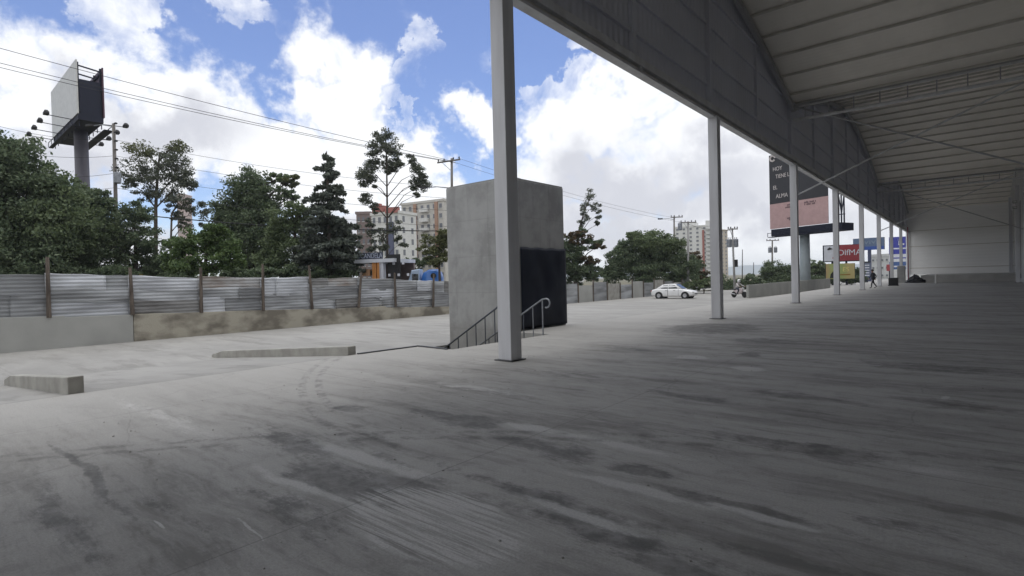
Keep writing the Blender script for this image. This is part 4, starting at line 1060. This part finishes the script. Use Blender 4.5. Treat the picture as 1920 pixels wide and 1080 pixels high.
mb.build('pale_lines', WHT, sp); MB().box(0, W, -.13, .13, zt, zt + .25).build('top_cap', M['black'], sp); MB().box(W * .3, W * .7, -.05, .05, -.8, zb).build('leg', STEEL, sp)
# blue pylon
o0, ang, W, zb, zt = frame(1668, 122, 1708, 120, 445, 477)
py = thing('pylon_sign', 'royal blue pylon sign with a white angular emblem between the far columns', 'sign', (o0.x, o0.y, 0), ang)
RB = flat('royal_blue', (.05, .06, .36)); h = zt - zb
MB().box(0, W, -.2, .2, zb, zt).build('panel', RB, py)
e = MB(); x = W * .42
e.bar((x, -.24, zb + h * .88), (x + .15, -.24, zb + h * .62), .42, .05); e.bar((x + .05, -.24, zb + h * .56), (x + 1.15, -.24, zb + h * .56), .05, .38); e.bar((x + .1, -.24, zb + h * .62), (x + .35, -.24, zb + h * .84), .28, .05)
e.build('emblem', WHT, py)
MB().box(W * .1, W * .9, -.23, -.202, zb + h * .28, zb + h * .36).build('white_line', WHT, py)
MB().box(0, W, -.2, .2, zb - 1.7, zb - .08).build('white_panel', WHT, py); MB().box(.1, W - .1, -.23, -.202, zb - 1.0, zb - .75).build('blue_line', RB, py)
MB().box(0, W, -.2, .2, zb - 3.4, zb - 1.72).build('lower_panel', flat('teal_blue', (.06, .12, .30)), py); MB().box(W * .2, W * .8, -.23, -.202, zb - 2.9, zb - 2.6).build('pale_line', WHT, py)
MB().box(.1, .4, -.1, .1, -.8, zb - 3.4).box(W - .4, W - .1, -.1, .1, -.8, zb - 3.4).build('leg', STEEL, py)
for k, (xa, xb) in enumerate(((1663, 1674), (1700, 1710))):
    o0, ang, W, zb, zt = frame(xa, 112, xb, 112, 496, 508)
    q = thing('red_board', ['small red board at the left foot of the blue pylon', 'small red board at the right foot of the blue pylon'][k], 'sign', (o0.x, o0.y, 0), ang, 'red boards under the pylon'); MB().box(0, W, -.06, .06, zb, zt).build('panel', RED, q); MB().box(W * .4, W * .6, -.04, .04, -.8, zb).build('leg', STEEL, q)

# ------------------------------------------------------------------ buildings in the distance
FR = flat('window_frame', (.55, .55, .53)); GL = mat('window_glass', (.12, .13, .15), .3, spec=.7)


def block(name, label, xL, dL, xR, dR, yT, depth, wall, cols, floors, fh=None, ww=.55, wh=.5, roofm=None, side=0):
    o0, ang, W, _, zt = frame(xL, dL, xR, dR, yT, 540)
    o = thing(name, label, 'building', (o0.x, o0.y, -.8), ang)
    H = zt + .8
    MB().box(0, W, 0, depth, 0, H).build('wall', wall, o)
    MB().box(-.25, W + .25, -.25, depth + .25, H + .003, H + .7).build('roof', roofm or wall, o)
    sh = H / floors; wme = None
    for f in range(floors):
        for c in range(cols):
            cw = W / cols; x = cw * (c + .5); zc = sh * (f + .55)
            if wme is None:
                w0 = MB(); w0.box(-cw * ww / 2, cw * ww / 2, -.09, -.003, -sh * wh / 2, sh * wh / 2); wo_ = w0.build('window', GL, o); s0 = MB().box(-cw * ww / 2 - .1, cw * ww / 2 + .1, -.22, -.004, -sh * wh / 2 - .16, -sh * wh / 2 - .005).build('sill', FR, wo_); wme = wo_
                wo_.location = (x, 0, zc)
            else:
                wc = wme.copy(); C.objects.link(wc); wc.location = (x, 0, zc); sc = s0.copy(); C.objects.link(sc); sc.parent = wc
    for f in range(floors):
        for c in range(side):
            cw = depth / side; wc = wme.copy(); C.objects.link(wc); wc.location = (W, cw * (c + .5), sh * (f + .55)); wc.rotation_euler = (0, 0, PI / 2)
    return o, W, H, sh


WALL_BG = flat('beige_wall', (.54, .52, .48)); WALL_W = flat('white_wall', (.66, .66, .64)); WALL_BR = flat('brown_wall', (.20, .15, .14)); ORG = flat('orange_stripe', (.38, .23, .16)); NAVY = flat('navy_stripe', (.08, .09, .16)); REDR = flat('red_roof', (.36, .12, .10))
block('apartment_block', 'narrow brown block between the conifer and the white building', 672, 150, 698, 150, 402, 12, WALL_BR, 3, 7, ww=.4, wh=.4)
b2, W, H, sh = block('apartment_block', 'white mid rise building with red sign boards on its roof', 700, 140, 752, 136, 405, 7, WALL_W, 5, 7, ww=.45, wh=.5, side=2)
MB().box(W * .08, W * .50, -.5, .6, H + .75, H + 2.3).box(W * .10, W * .35, -.5, .6, H + 2.3, H + 2.9).box(W * .55, W * .98, -.5, .6, H + .2, H + 1.6).build('roof_sign', REDR, b2)
MB().box(W * .62, W * .80, -.3, -.004, 0, H - 2).build('navy_stripe', NAVY, b2)
b3, W, H, sh = block('apartment_block', 'tall beige apartment block with orange stripes and stacked balconies', 757, 168, 836, 160, 386, 16, WALL_BG, 7, 9, ww=.42, wh=.45)
for fx in (.30, .80): MB().box(W * fx, W * (fx + .07), -.35, -.003, 0, H).build('orange_stripe', ORG, b3)
for f in range(3, 9): MB().box(W * .48, W * .66, -1.2, -.23, sh * f + .1, sh * f + 1.2).build('balcony', WALL_W, b3)
b4, W, H, sh = block('tower_block', 'far white high rise with a red vertical stripe behind the second column', 1266, 300, 1342, 290, 428, 20, WALL_W, 6, 13, ww=.34, wh=.42)
MB().box(W * .70, W * .75, -.5, -.003, 0, H - 2).build('red_stripe', flat('brick_red', (.33, .11, .08)), b4)
MB().box(W * .78, W * .98, .5, 8, H + .7, H + 3).box(W * .1, W * .55, 2, 8, H + .7, H + 2.6).build('roof_room', WALL_W, b4)
for f in range(2, 13): MB().box(W * .80, W * 1.0, -1.4, -.23, sh * f, sh * f + 1.1).build('balcony', FR, b4)
block('tower_block', 'slim beige high rise just right of the second column', 1346, 290, 1366, 296, 432, 18, flat('sand_wall', (.48, .42, .34)), 3, 13, ww=.35, wh=.4)
block('tower_block', 'distant pinkish tower seen through the gum trees', 337, 300, 349, 300, 366, 8, flat('pink_wall', (.48, .38, .36)), 3, 12, ww=.35, wh=.4)
block('warehouse', 'low pale grey building behind the walking person', 1634, 150, 1668, 146, 482, 20, flat('pale_grey_wall', (.56, .57, .57)), 4, 3, ww=.4, wh=.25)
block('white_house', 'small pale building under the trees at the far fence', 1185, 95, 1215, 94, 525, 6, WALL_W, 3, 1, ww=.4, wh=.4)
block('white_house', 'small pale house glimpsed behind the rust coloured tree', 1066, 90, 1092, 90, 530, 6, WALL_W, 3, 1, ww=.4, wh=.4)
# storefront with illegible white letters
o0, ang, W, zb, zt = frame(670, 43, 745, 42, 494, 540)
sf = thing('street_kiosk', 'low open shop with white fascia, raised letters and orange pillars', 'shop', (o0.x, o0.y, -.7), ang); zf = zt + .7
MB().box(0, W, -.4, 3.2, zf, zf + .28).build('fascia', WHT, sf); MB().box(0, W, 2.9, 3.1, 0, zf - .003).build('back_wall', WALL_BR, sf)
lettering('lettering', 'LUCANDELA', .52, flat('pale_letters', (.42, .46, .56)), sf, (W * .36, -.3, zf + .52), sx=.80)
MB().box(W * .08, W * .66, -.1, .05, zf + .285, zf + .80).build('letter_board', flat('dark_letter_board', (.05, .06, .09)), sf)
OR2 = flat('orange_pillar', (.60, .26, .08))
for f in (.44, .56, .62): MB().box(W * f, W * f + .34, -.3, .1, 0, zf - .003).build('pillar', OR2 if f != .62 else WHT, sf)
MB().box(W * .12, W * .36, -.2, .1, zf - 1.0, zf - .5).build('orange_panel', flat('peach_panel', (.48, .28, .16)), sf); MB().box(W * .38, W * .70, -.5, 1.0, .6, zf - 1.7).build('counter', WHT, sf)
for i in range(5):
    for j in range(4):
        if (i * 2 + j * 3) % 4 == 0: MB().box(W * .80 + i * .4, W * .80 + i * .4 + .17, -.1, -.003, zf - 1.1 + j * .45, zf - 1.1 + j * .45 + .2).build('tile', WHT, sf)
MB().box(W * .78, W * 1.08, .0, .1, zf - 1.3, zf + .6).build('lattice_panel', M['black'], sf)
# yellow kerbside objects behind the fence
for k, (x, yy) in enumerate(((243, 508), (285, 508), (172, 503))):
    q = at(x, yy, 48); o = thing('parked_vehicle', ['yellow taxi roof showing above the fence by the second post', 'yellow taxi roof partly hidden by shrubs, right of the first one', 'silver car roof showing above the left part of the fence'][k], 'car', (q.x, q.y, -.65), YAW + 1.2, 'parked vehicles behind the fence')
    hgt = q.z + .65; pm = [flat('taxi_yellow', (.60, .38, .02)), flat('taxi_yellow', (.55, .35, .03)), flat('silver_paint', (.45, .46, .48))][k]
    rr = []
    for x2, w2, zz in ((-2.0, .7, .55), (-1.9, .82, .75), (-1.2, .85, .85), (-.7, .66, hgt - .05), (.5, .66, hgt), (1.1, .84, .9), (1.9, .8, .72), (2.05, .7, .5)): rr.append([(x2, -w2, .3), (x2, w2, .3), (x2, w2, zz * .8), (x2, w2 * .85, zz), (x2, -w2 * .85, zz), (x2, -w2, zz * .8)])
    MB().loft(rr).build('body', pm, o)
    MB().box(-.55, .5, -.72, .72, hgt * .62, hgt * .86).build('window', M['glass'], o)
    for wx in (-1.25, 1.25):
        for wy in (-.78, .78): MB().path([(wx, wy - .1, .32), (wx, wy + .1, .32)], .32, 14).build('wheel', M['tyre'], o)


# ------------------------------------------------------------------ vehicles
def ring(x, w, z0, z1, rnd=.12, tum=0):
    return [(x, -w + rnd, z0), (x, w - rnd, z0), (x, w, z0 + rnd), (x, w + .0, (z0 + z1) / 2 + .05), (x, w - tum - .03, z1 - rnd * .6), (x, w - tum - rnd, z1), (x, -w + tum + rnd, z1), (x, -w + tum + .03, z1 - rnd * .6), (x, -w, (z0 + z1) / 2 + .05), (x, -w, z0 + rnd)]


def wheel(o, x, y, r, w=.2):
    t = MB(); s = 1 if y > 0 else -1
    prof = [(-w / 2, r * .62), (-w / 2, r * .93), (-w / 4, r), (w / 4, r), (w / 2, r * .93), (w / 2, r * .62)]
    t.loft([[(x + math.cos(2 * PI * k / 22) * rr, y + q, r + math.sin(2 * PI * k / 22) * rr) for k in range(22)] for q, rr in prof])
    ww = t.build('wheel', M['tyre'], o, False)
    rm = MB(); yy = y + s * (w / 2 + .004)
    rm.loft([[(x + math.cos(2 * PI * k / 22) * rr, yy + s * q, r + math.sin(2 * PI * k / 22) * rr) for k in range(22)] for q, rr in ((-.02, r * .66), (.008, r * .6), (-.0, r * .2))]); rm.build('rim', M['rim'], ww)


def sedan(loc, rz, label):
    o = thing('parked_car', label, 'car', loc, rz)
    st = [(-2.13, .66, .42, .66), (-2.08, .76, .30, .86), (-1.75, .82, .24, .95), (-1.35, .84, .20, .97), (-.5, .85, .19, .94), (.4, .85, .19, .93), (.95, .85, .19, .92), (1.5, .83, .20, .82), (1.9, .78, .24, .74), (2.08, .70, .30, .64), (2.13, .58, .38, .56)]
    b = MB().loft([ring(*q) for q in st]).build('body', M['car_white'], o, True, .02)
    roof = [(-1.62, .66, .93, .96), (-1.05, .66, .93, 1.36), (-.75, .65, .93, 1.43), (-.1, .65, .93, 1.455), (.30, .64, .93, 1.41), (1.02, .66, .90, .93)]
    MB().loft([ring(x, w, z0, z1, .05, .10 if z1 > 1.1 else 0) for x, w, z0, z1 in roof]).build('cabin', M['car_white'], o, True)
    for s in (-1, 1):
        for pts in ([(-1.12, 1.0), (-.42, 1.0), (-.42, 1.35), (-.86, 1.33)], [(-.34, 1.0), (.62, 1.0), (.24, 1.33), (-.34, 1.36)]):
            MB().loft([[(x, s * (.675 - (zz - 1.0) * .24), zz) for x, zz in pts], [(x, s * (.655 - (zz - 1.0) * .24) - s * .03, zz) for x, zz in pts]]).build('window', M['glass'], o)
        for x in (-1.28, 1.32):
            MB().path([(x, s * .70, .31), (x, s * .858, .31)], .385, 20).build('wheel_arch', M['black'], o); wheel(o, x, s * .80, .31)
        d = MB(); d.box(-.40, -.37, s * .845 - .012, s * .845 + .012, .3, .92).box(.66, .68, s * .845 - .012, s * .845 + .012, .3, .9); d.build('door_gap', M['trim'], o)
        for x in (-.62, .20): MB().box(x, x + .17, s * .862 - .012, s * .862 + .012, .78, .81).build('door_handle', M['trim'], o)
        MB().box(1.95, 2.10, s * .60 - .12, s * .60 + .12, .56, .67).build('headlight', M['lamp_clear'], o); MB().box(-2.15, -2.02, s * .62 - .12, s * .62 + .12, .66, .82).build('tail_light', M['lamp_red'], o)
        MB().loft([[(.62 + a, s * .86, .96 + c) for a, c in ((0, 0), (.14, 0), (.14, .10), (0, .12))], [(.62 + a, s * .97, .96 + c) for a, c in ((0, 0), (.14, 0), (.14, .10), (0, .12))]]).build('mirror', M['car_white'], o)
    for q, zz in (((.38, 1.385), (.94, .975)),): MB().quad((.36, -.52, 1.405), (.36, .52, 1.405), (.99, .60, .965), (.99, -.60, .965)).build('windscreen', M['glass'], o).location.z += .012
    MB().quad((-1.08, -.52, 1.36), (-1.08, .52, 1.36), (-1.58, .58, .985), (-1.58, -.58, .985)).build('rear_window', M['glass'], o).location.z += .014
    MB().box(2.09, 2.15, -.4, .4, .40, .50).build('grille', M['trim'], o)
    return o


sedan((-22.4, 51.6, LOT), .07, 'white saloon car parked side on before the far panel fence')


def blue_truck():
    q = at(805, 540, 44); o = thing('blue_truck', 'bright blue rounded truck behind the last fence bay', 'truck', (q.x, q.y, -.65), YAW)
    BLU = mat('blue_vehicle_paint', (.03, .13, .42), .3, 0, (.035, .16, .5), 2, spec=.6); LB = flat('pale_blue_paint', (.45, .56, .72))
    hz = lambda yy: at(805, yy, 44).z + .65
    top = hz(503)
    MB().loft([ring(x, w, .75, zz, .25, .12) for x, w, zz in ((-.55, .70, top - .75), (-.35, .95, top - .35), (.1, 1.0, top - .12), (.7, 1.0, top - .10), (1.0, .95, top - .35), (1.12, .8, top - .7))]).build('tank', BLU, o, True)
    MB().loft([ring(x, w, .5, zz, .1, .05) for x, w, zz in ((-1.65, .85, 1.6), (-1.6, .95, 2.2), (-1.25, .95, top - .15), (-.62, .95, top - .05))]).build('cab', LB, o)
    MB().quad((-1.62, -.7, 2.15), (-1.62, .7, 2.15), (-1.30, .65, top - .3), (-1.30, -.65, top - .3)).build('windscreen', M['glass'], o).location.x = -.03
    for s in (-1, 1): MB().box(-1.2, -.72, s * .955 - .01, s * .955 + .01, 2.0, top - .45).build('window', M['glass'], o)
    MB().box(-1.85, 1.2, -.8, .8, .5, .74).build('chassis', M['black'], o); MB().box(-1.95, -1.68, -.9, .9, .6, 1.05).build('bumper', WHT, o)
    MB().path([(.5, -1.0, top - .62), (.5, -1.06, top - .62)], .22, 14).build('hatch', M['black'], o)
    for x in (-1.1, .6):
        for s in (-1, 1): wheel(o, x, s * .82, .46, .28)


blue_truck()


# ------------------------------------------------------------------ people
def figure(name, J, E, root_key, mats, parent, sub=2):
    bm = bmesh.new(); L = bm.verts.layers.skin.verify(); V = {}
    for k, (p, r) in J.items():
        v = bm.verts.new(p); v[L].radius = (r, r) if not hasattr(r, '__len__') else r
        if k == root_key: v[L].use_root = True
        V[k] = v
    for a, b in E: bm.edges.new((V[a], V[b]))
    me = bpy.data.meshes.new(name); bm.to_mesh(me); bm.free()
    o = bpy.data.objects.new(name, me); C.objects.link(o)
    o.modifiers.new('skin', 'SKIN').use_smooth_shade = True; s = o.modifiers.new('sub', 'SUBSURF'); s.levels = sub; s.render_levels = sub
    dg = bpy.context.evaluated_depsgraph_get(); m2 = bpy.data.meshes.new_from_object(o.evaluated_get(dg)); bpy.data.objects.remove(o)
    m2.materials.clear()
    for q in mats: m2.materials.append(q)
    o = bpy.data.objects.new(name, m2); C.objects.link(o); o.parent = parent
    return o


def fingers(J, E, wrist, d, side):
    """five short bent chains rooted in the palm"""
    w, _ = J[wrist]; w = Vector(w); d = Vector(d).normalized(); palm = w + d * .06
    J[wrist + 'p'] = (tuple(palm), .026); E.append((wrist, wrist + 'p'))
    for i, (off, L) in enumerate(((-.03, .065), (-.01, .078), (.01, .074), (.03, .058))):
        a = palm + Vector((off, 0, 0)) + d * .03; b = a + d * L * .5 + Vector((0, .008, 0)); c = b + d * L * .5 + Vector((0, .022, 0))
        for n, p, r in (('a', a, .010), ('b', b, .009), ('c', c, .007)): J[f'{wrist}f{i}{n}'] = (tuple(p), r)
        E += [(wrist + 'p', f'{wrist}f{i}a'), (f'{wrist}f{i}a', f'{wrist}f{i}b'), (f'{wrist}f{i}b', f'{wrist}f{i}c')]
    t = w + d * .03 + Vector((side * .035, .01, 0)); t2 = t + d * .045 + Vector((side * .012, .015, 0))
    J[wrist + 't'] = (tuple(t), .012); J[wrist + 'u'] = (tuple(t2), .009); E += [(wrist + 'p', wrist + 't'), (wrist + 't', wrist + 'u')]


def paint(o, fn):
    me = o.data; me.polygons.foreach_set('material_index', [fn(p.center) for p in me.polygons])


# walker in dark clothes, mid-stride towards the left
wk = thing('person', 'person in dark clothes walking past the fifth column', 'person', (-6.95, 61.3, 0), YAW + PI)
J = {'pelvis': ((0, 0, .93), (.13, .16)), 'waist': ((.01, 0, 1.10), (.12, .145)), 'chest': ((.03, 0, 1.32), (.13, .17)), 'neck': ((.05, 0, 1.47), .055), 'head0': ((.07, 0, 1.56), .078), 'head1': ((.08, 0, 1.64), .092), 'head2': ((.07, 0, 1.72), .07)}
E_ = [('pelvis', 'waist'), ('waist', 'chest'), ('chest', 'neck'), ('neck', 'head0'), ('head0', 'head1'), ('head1', 'head2')]
for s, nm, st in ((1, 'l', .30), (-1, 'r', -.28)):
    J |= {nm + 'hip': ((0, .09 * s, .88), .10), nm + 'knee': ((st * .55 + .04, .10 * s, .48), .066), nm + 'ank': ((st - (.04 if st > 0 else .10), .10 * s, .09 if st > 0 else .15), .042), nm + 'toe': ((st + .14, .11 * s, .035), .034),
          nm + 'sh': ((.02, .19 * s, 1.40), .062), nm + 'elb': ((-st * .35 - .02, .24 * s, 1.14), .046), nm + 'wri': ((-st * .55 + .10, .22 * s, .93), .03)}
    E_ += [('pelvis', nm + 'hip'), (nm + 'hip', nm + 'knee'), (nm + 'knee', nm + 'ank'), (nm + 'ank', nm + 'toe'), ('chest', nm + 'sh'), (nm + 'sh', nm + 'elb'), (nm + 'elb', nm + 'wri')]
    fingers(J, E_, nm + 'wri', (.15, 0, -1), s)
wb = figure('body', J, E_, 'pelvis', [M['cloth_dark'], M['skin'], M['black']], wk)
paint(wb, lambda c: 1 if c.z > 1.47 or (c.z < .92 and abs(c.y) > .17) else (2 if c.z < .10 else 0))
MB().loft([[(.05 + math.cos(a) * rr * 1.05, math.sin(a) * rr, zz) for a in [2 * PI * k / 14 for k in range(14)]] for rr, zz in ((.085, 1.60), (.104, 1.66), (.098, 1.73), (.06, 1.785), (.02, 1.80))]).build('hair', M['hair'], wk, True)
f = MB(); f.box(.155, .185, -.014, .014, 1.60, 1.645); f.build('nose', M['skin'], wk)
for s in (-1, 1): MB().box(.158, .166, s * .032 - .012, s * .032 + .012, 1.65, 1.662).build('eye', M['black'], wk)
MB().box(.150, .158, -.02, .02, 1.575, 1.582).build('mouth', flat('lips', (.2, .07, .06)), wk)
# jacket: continuous shell round the trunk
MB().loft([[(cx + math.cos(a) * rx, math.sin(a) * ry, zz) for a in [2 * PI * k / 16 for k in range(16)]] for cx, rx, ry, zz in ((0, .155, .205, .80), (.0, .15, .20, .95), (.01, .145, .19, 1.12), (.03, .16, .215, 1.32), (.04, .12, .17, 1.42), (.05, .07, .075, 1.47))]).build('jacket', M['cloth_dark'], wk, True)

# motorcycle facing the camera with its rider
q = at(1386, 559, 52); q.z = LOT
mc = thing('motorcycle', 'motorcycle with pale fairing waiting at the car park exit', 'motorcycle', q, YAW + PI / 2 + math.radians(205))
for x in (-.62, .64): wheel(mc, x, .001, .29, .12)
MB().loft([ring(x, w, z0, z1, .04) for x, w, z0, z1 in ((-.5, .10, .55, .72), (-.1, .15, .35, .80), (.2, .18, .40, .92), (.45, .10, .55, .95))]).build('body', flat('pale_pink_fairing', (.60, .52, .52)), mc, True)
MB().loft([ring(x, w, z0, z1, .03) for x, w, z0, z1 in ((-.85, .08, .74, .80), (-.4, .14, .74, .82), (.0, .12, .76, .84))]).build('seat', M['black'], mc, True)
MB().path([(.48, -.34, 1.04), (.42, 0, 1.0), (.48, .34, 1.04)], .018, 8).build('handlebar', M['steel_dark'], mc)
MB().path([(.42, 0, 1.0), (.64, 0, .3)], .035, 8).build('fork', M['rim'], mc); MB().path([(.46, 0, .86), (.56, 0, .86)], [.10, .09], 12).build('headlight', M['lamp_clear'], mc)
MB().path([(-.3, -.16, .32), (-.9, -.18, .42)], .045, 8).build('exhaust', M['rim'], mc)
rd = thing('person', 'motorcycle rider in pale jacket and white helmet', 'person', q, YAW + PI / 2 + math.radians(205))
J = {'pelvis': ((-.25, 0, .90), (.13, .15)), 'waist': ((-.22, 0, 1.06), .12), 'chest': ((-.10, 0, 1.28), (.13, .17)), 'neck': ((-.03, 0, 1.42), .055), 'head0': ((.0, 0, 1.50), .08), 'head1': ((.02, 0, 1.60), .09)}
E_ = [('pelvis', 'waist'), ('waist', 'chest'), ('chest', 'neck'), ('neck', 'head0'), ('head0', 'head1')]
for s, nm in ((1, 'l'), (-1, 'r')):
    J |= {nm + 'hip': ((-.22, .11 * s, .86), .095), nm + 'knee': ((.20, .24 * s, .80), .068), nm + 'ank': ((-.02, .24 * s, .38), .045), nm + 'toe': ((.14, .25 * s, .34), .036), nm + 'sh': ((-.10, .19 * s, 1.36), .06), nm + 'elb': ((.12, .30 * s, 1.15), .046), nm + 'wri': ((.38, .30 * s, 1.07), .03)}
    E_ += [('pelvis', nm + 'hip'), (nm + 'hip', nm + 'knee'), (nm + 'knee', nm + 'ank'), (nm + 'ank', nm + 'toe'), ('chest', nm + 'sh'), (nm + 'sh', nm + 'elb'), (nm + 'elb', nm + 'wri')]
    w = Vector(J[nm + 'wri'][0]); J[nm + 'p'] = (tuple(w + Vector((.06, 0, -.005))), .026); E_.append((nm + 'wri', nm + 'p'))
    for i, oy in enumerate((-.035, -.012, .012, .035)):
        a = w + Vector((.10, oy, .0)); b2 = w + Vector((.125, oy, -.03)); c2 = w + Vector((.10, oy, -.055)); ks = [f'{nm}f{i}{t}' for t in 'abc']
        for kk, pp_, rr in zip(ks, (a, b2, c2), (.010, .009, .008)): J[kk] = (tuple(pp_), rr)
        E_ += [(nm + 'p', ks[0]), (ks[0], ks[1]), (ks[1], ks[2])]
    J[nm + 't'] = (tuple(w + Vector((.06, -s * .045, -.02))), .011); J[nm + 'u'] = (tuple(w + Vector((.10, -s * .05, -.045))), .009); E_ += [(nm + 'p', nm + 't'), (nm + 't', nm + 'u')]
rb = figure('body', J, E_, 'pelvis', [flat('pale_jacket', (.55, .52, .52)), flat('dark_trousers', (.04, .045, .06)), M['skin'], M['black']], rd)
paint(rb, lambda c: 2 if c.z > 1.44 or (c.x > .37 and c.z > 1.0) else (3 if c.z < .42 else (1 if c.z < .98 and c.x > -.4 else 0)))
MB().loft([[(.01 + math.cos(a) * rr * 1.1, math.sin(a) * rr, zz) for a in [2 * PI * k / 16 for k in range(16)]] for rr, zz in ((.10, 1.47), (.135, 1.54), (.145, 1.62), (.125, 1.70), (.08, 1.755), (.02, 1.775))]).build('helmet', M['car_white'], rd, True)
MB().loft([[(.03 + math.cos(a) * rr, math.sin(a) * rr, zz) for a in [(-.8 + 1.6 * k / 8) for k in range(9)]] + [(.0 + math.cos(a) * (rr - .03), math.sin(a) * (rr - .03), zz) for a in [(.8 - 1.6 * k / 8) for k in range(9)]] for rr, zz in ((.145, 1.56), (.15, 1.65))]).build('visor', M['glass'], rd)
# dark crate on the car park
q = at(1657, 523, 66); q.z = 0
cr_ = MB(); cr_.box(-.45, .45, -.4, .4, 0, .1).box(-.41, .41, -.36, .36, .1, .85); tag(cr_.build('black_crate', M['black'], bevel=.04, loc=(-6.2, 70.6, 0)), 'dark crate on the floor edge behind the walking person', 'crate')

# grit and crumbs on the slab
gr_ = MB()
for k in range(420):
    x, y = random.uniform(-9, 3), random.uniform(1.2, 16); h = random.choice((.004, .004, .006, .006, .008, .010))
    ring_ = lambda zz, f: [(x + math.cos(a + k) * h * f * random.uniform(.7, 1.2), y + math.sin(a + k) * h * f * random.uniform(.7, 1.2), zz) for a in (0, 1.4, 2.9, 4.4)]
    gr_.loft([ring_(.001, 1.2), ring_(h * .7, 1.1), ring_(h, .4)])
kind(gr_.build('grit', mat('grit', (.20, .19, .175), .9, 0, (.42, .41, .39), 3.0)), 'stuff')

# thin midday haze over the whole place
hz_ = MB(); hz_.box(-6100, 6100, -6100, 6100, -8, 96); hb = hz_.build('haze', bpy.data.materials.new('haze_air'))
hm = hb.data.materials[0]; hm.use_nodes = True; ht = hm.node_tree; ht.nodes.clear()
ho = ht.nodes.new('ShaderNodeOutputMaterial'); hv = ht.nodes.new('ShaderNodeVolumePrincipled'); ht.links.new(hv.outputs[0], ho.inputs['Volume'])
hv.inputs['Color'].default_value = (.88, .93, 1.0, 1); hv.inputs['Density'].default_value = .00025; hv.inputs['Anisotropy'].default_value = .2
kind(hb, 'stuff')
scene.cycles.volume_bounces = 1
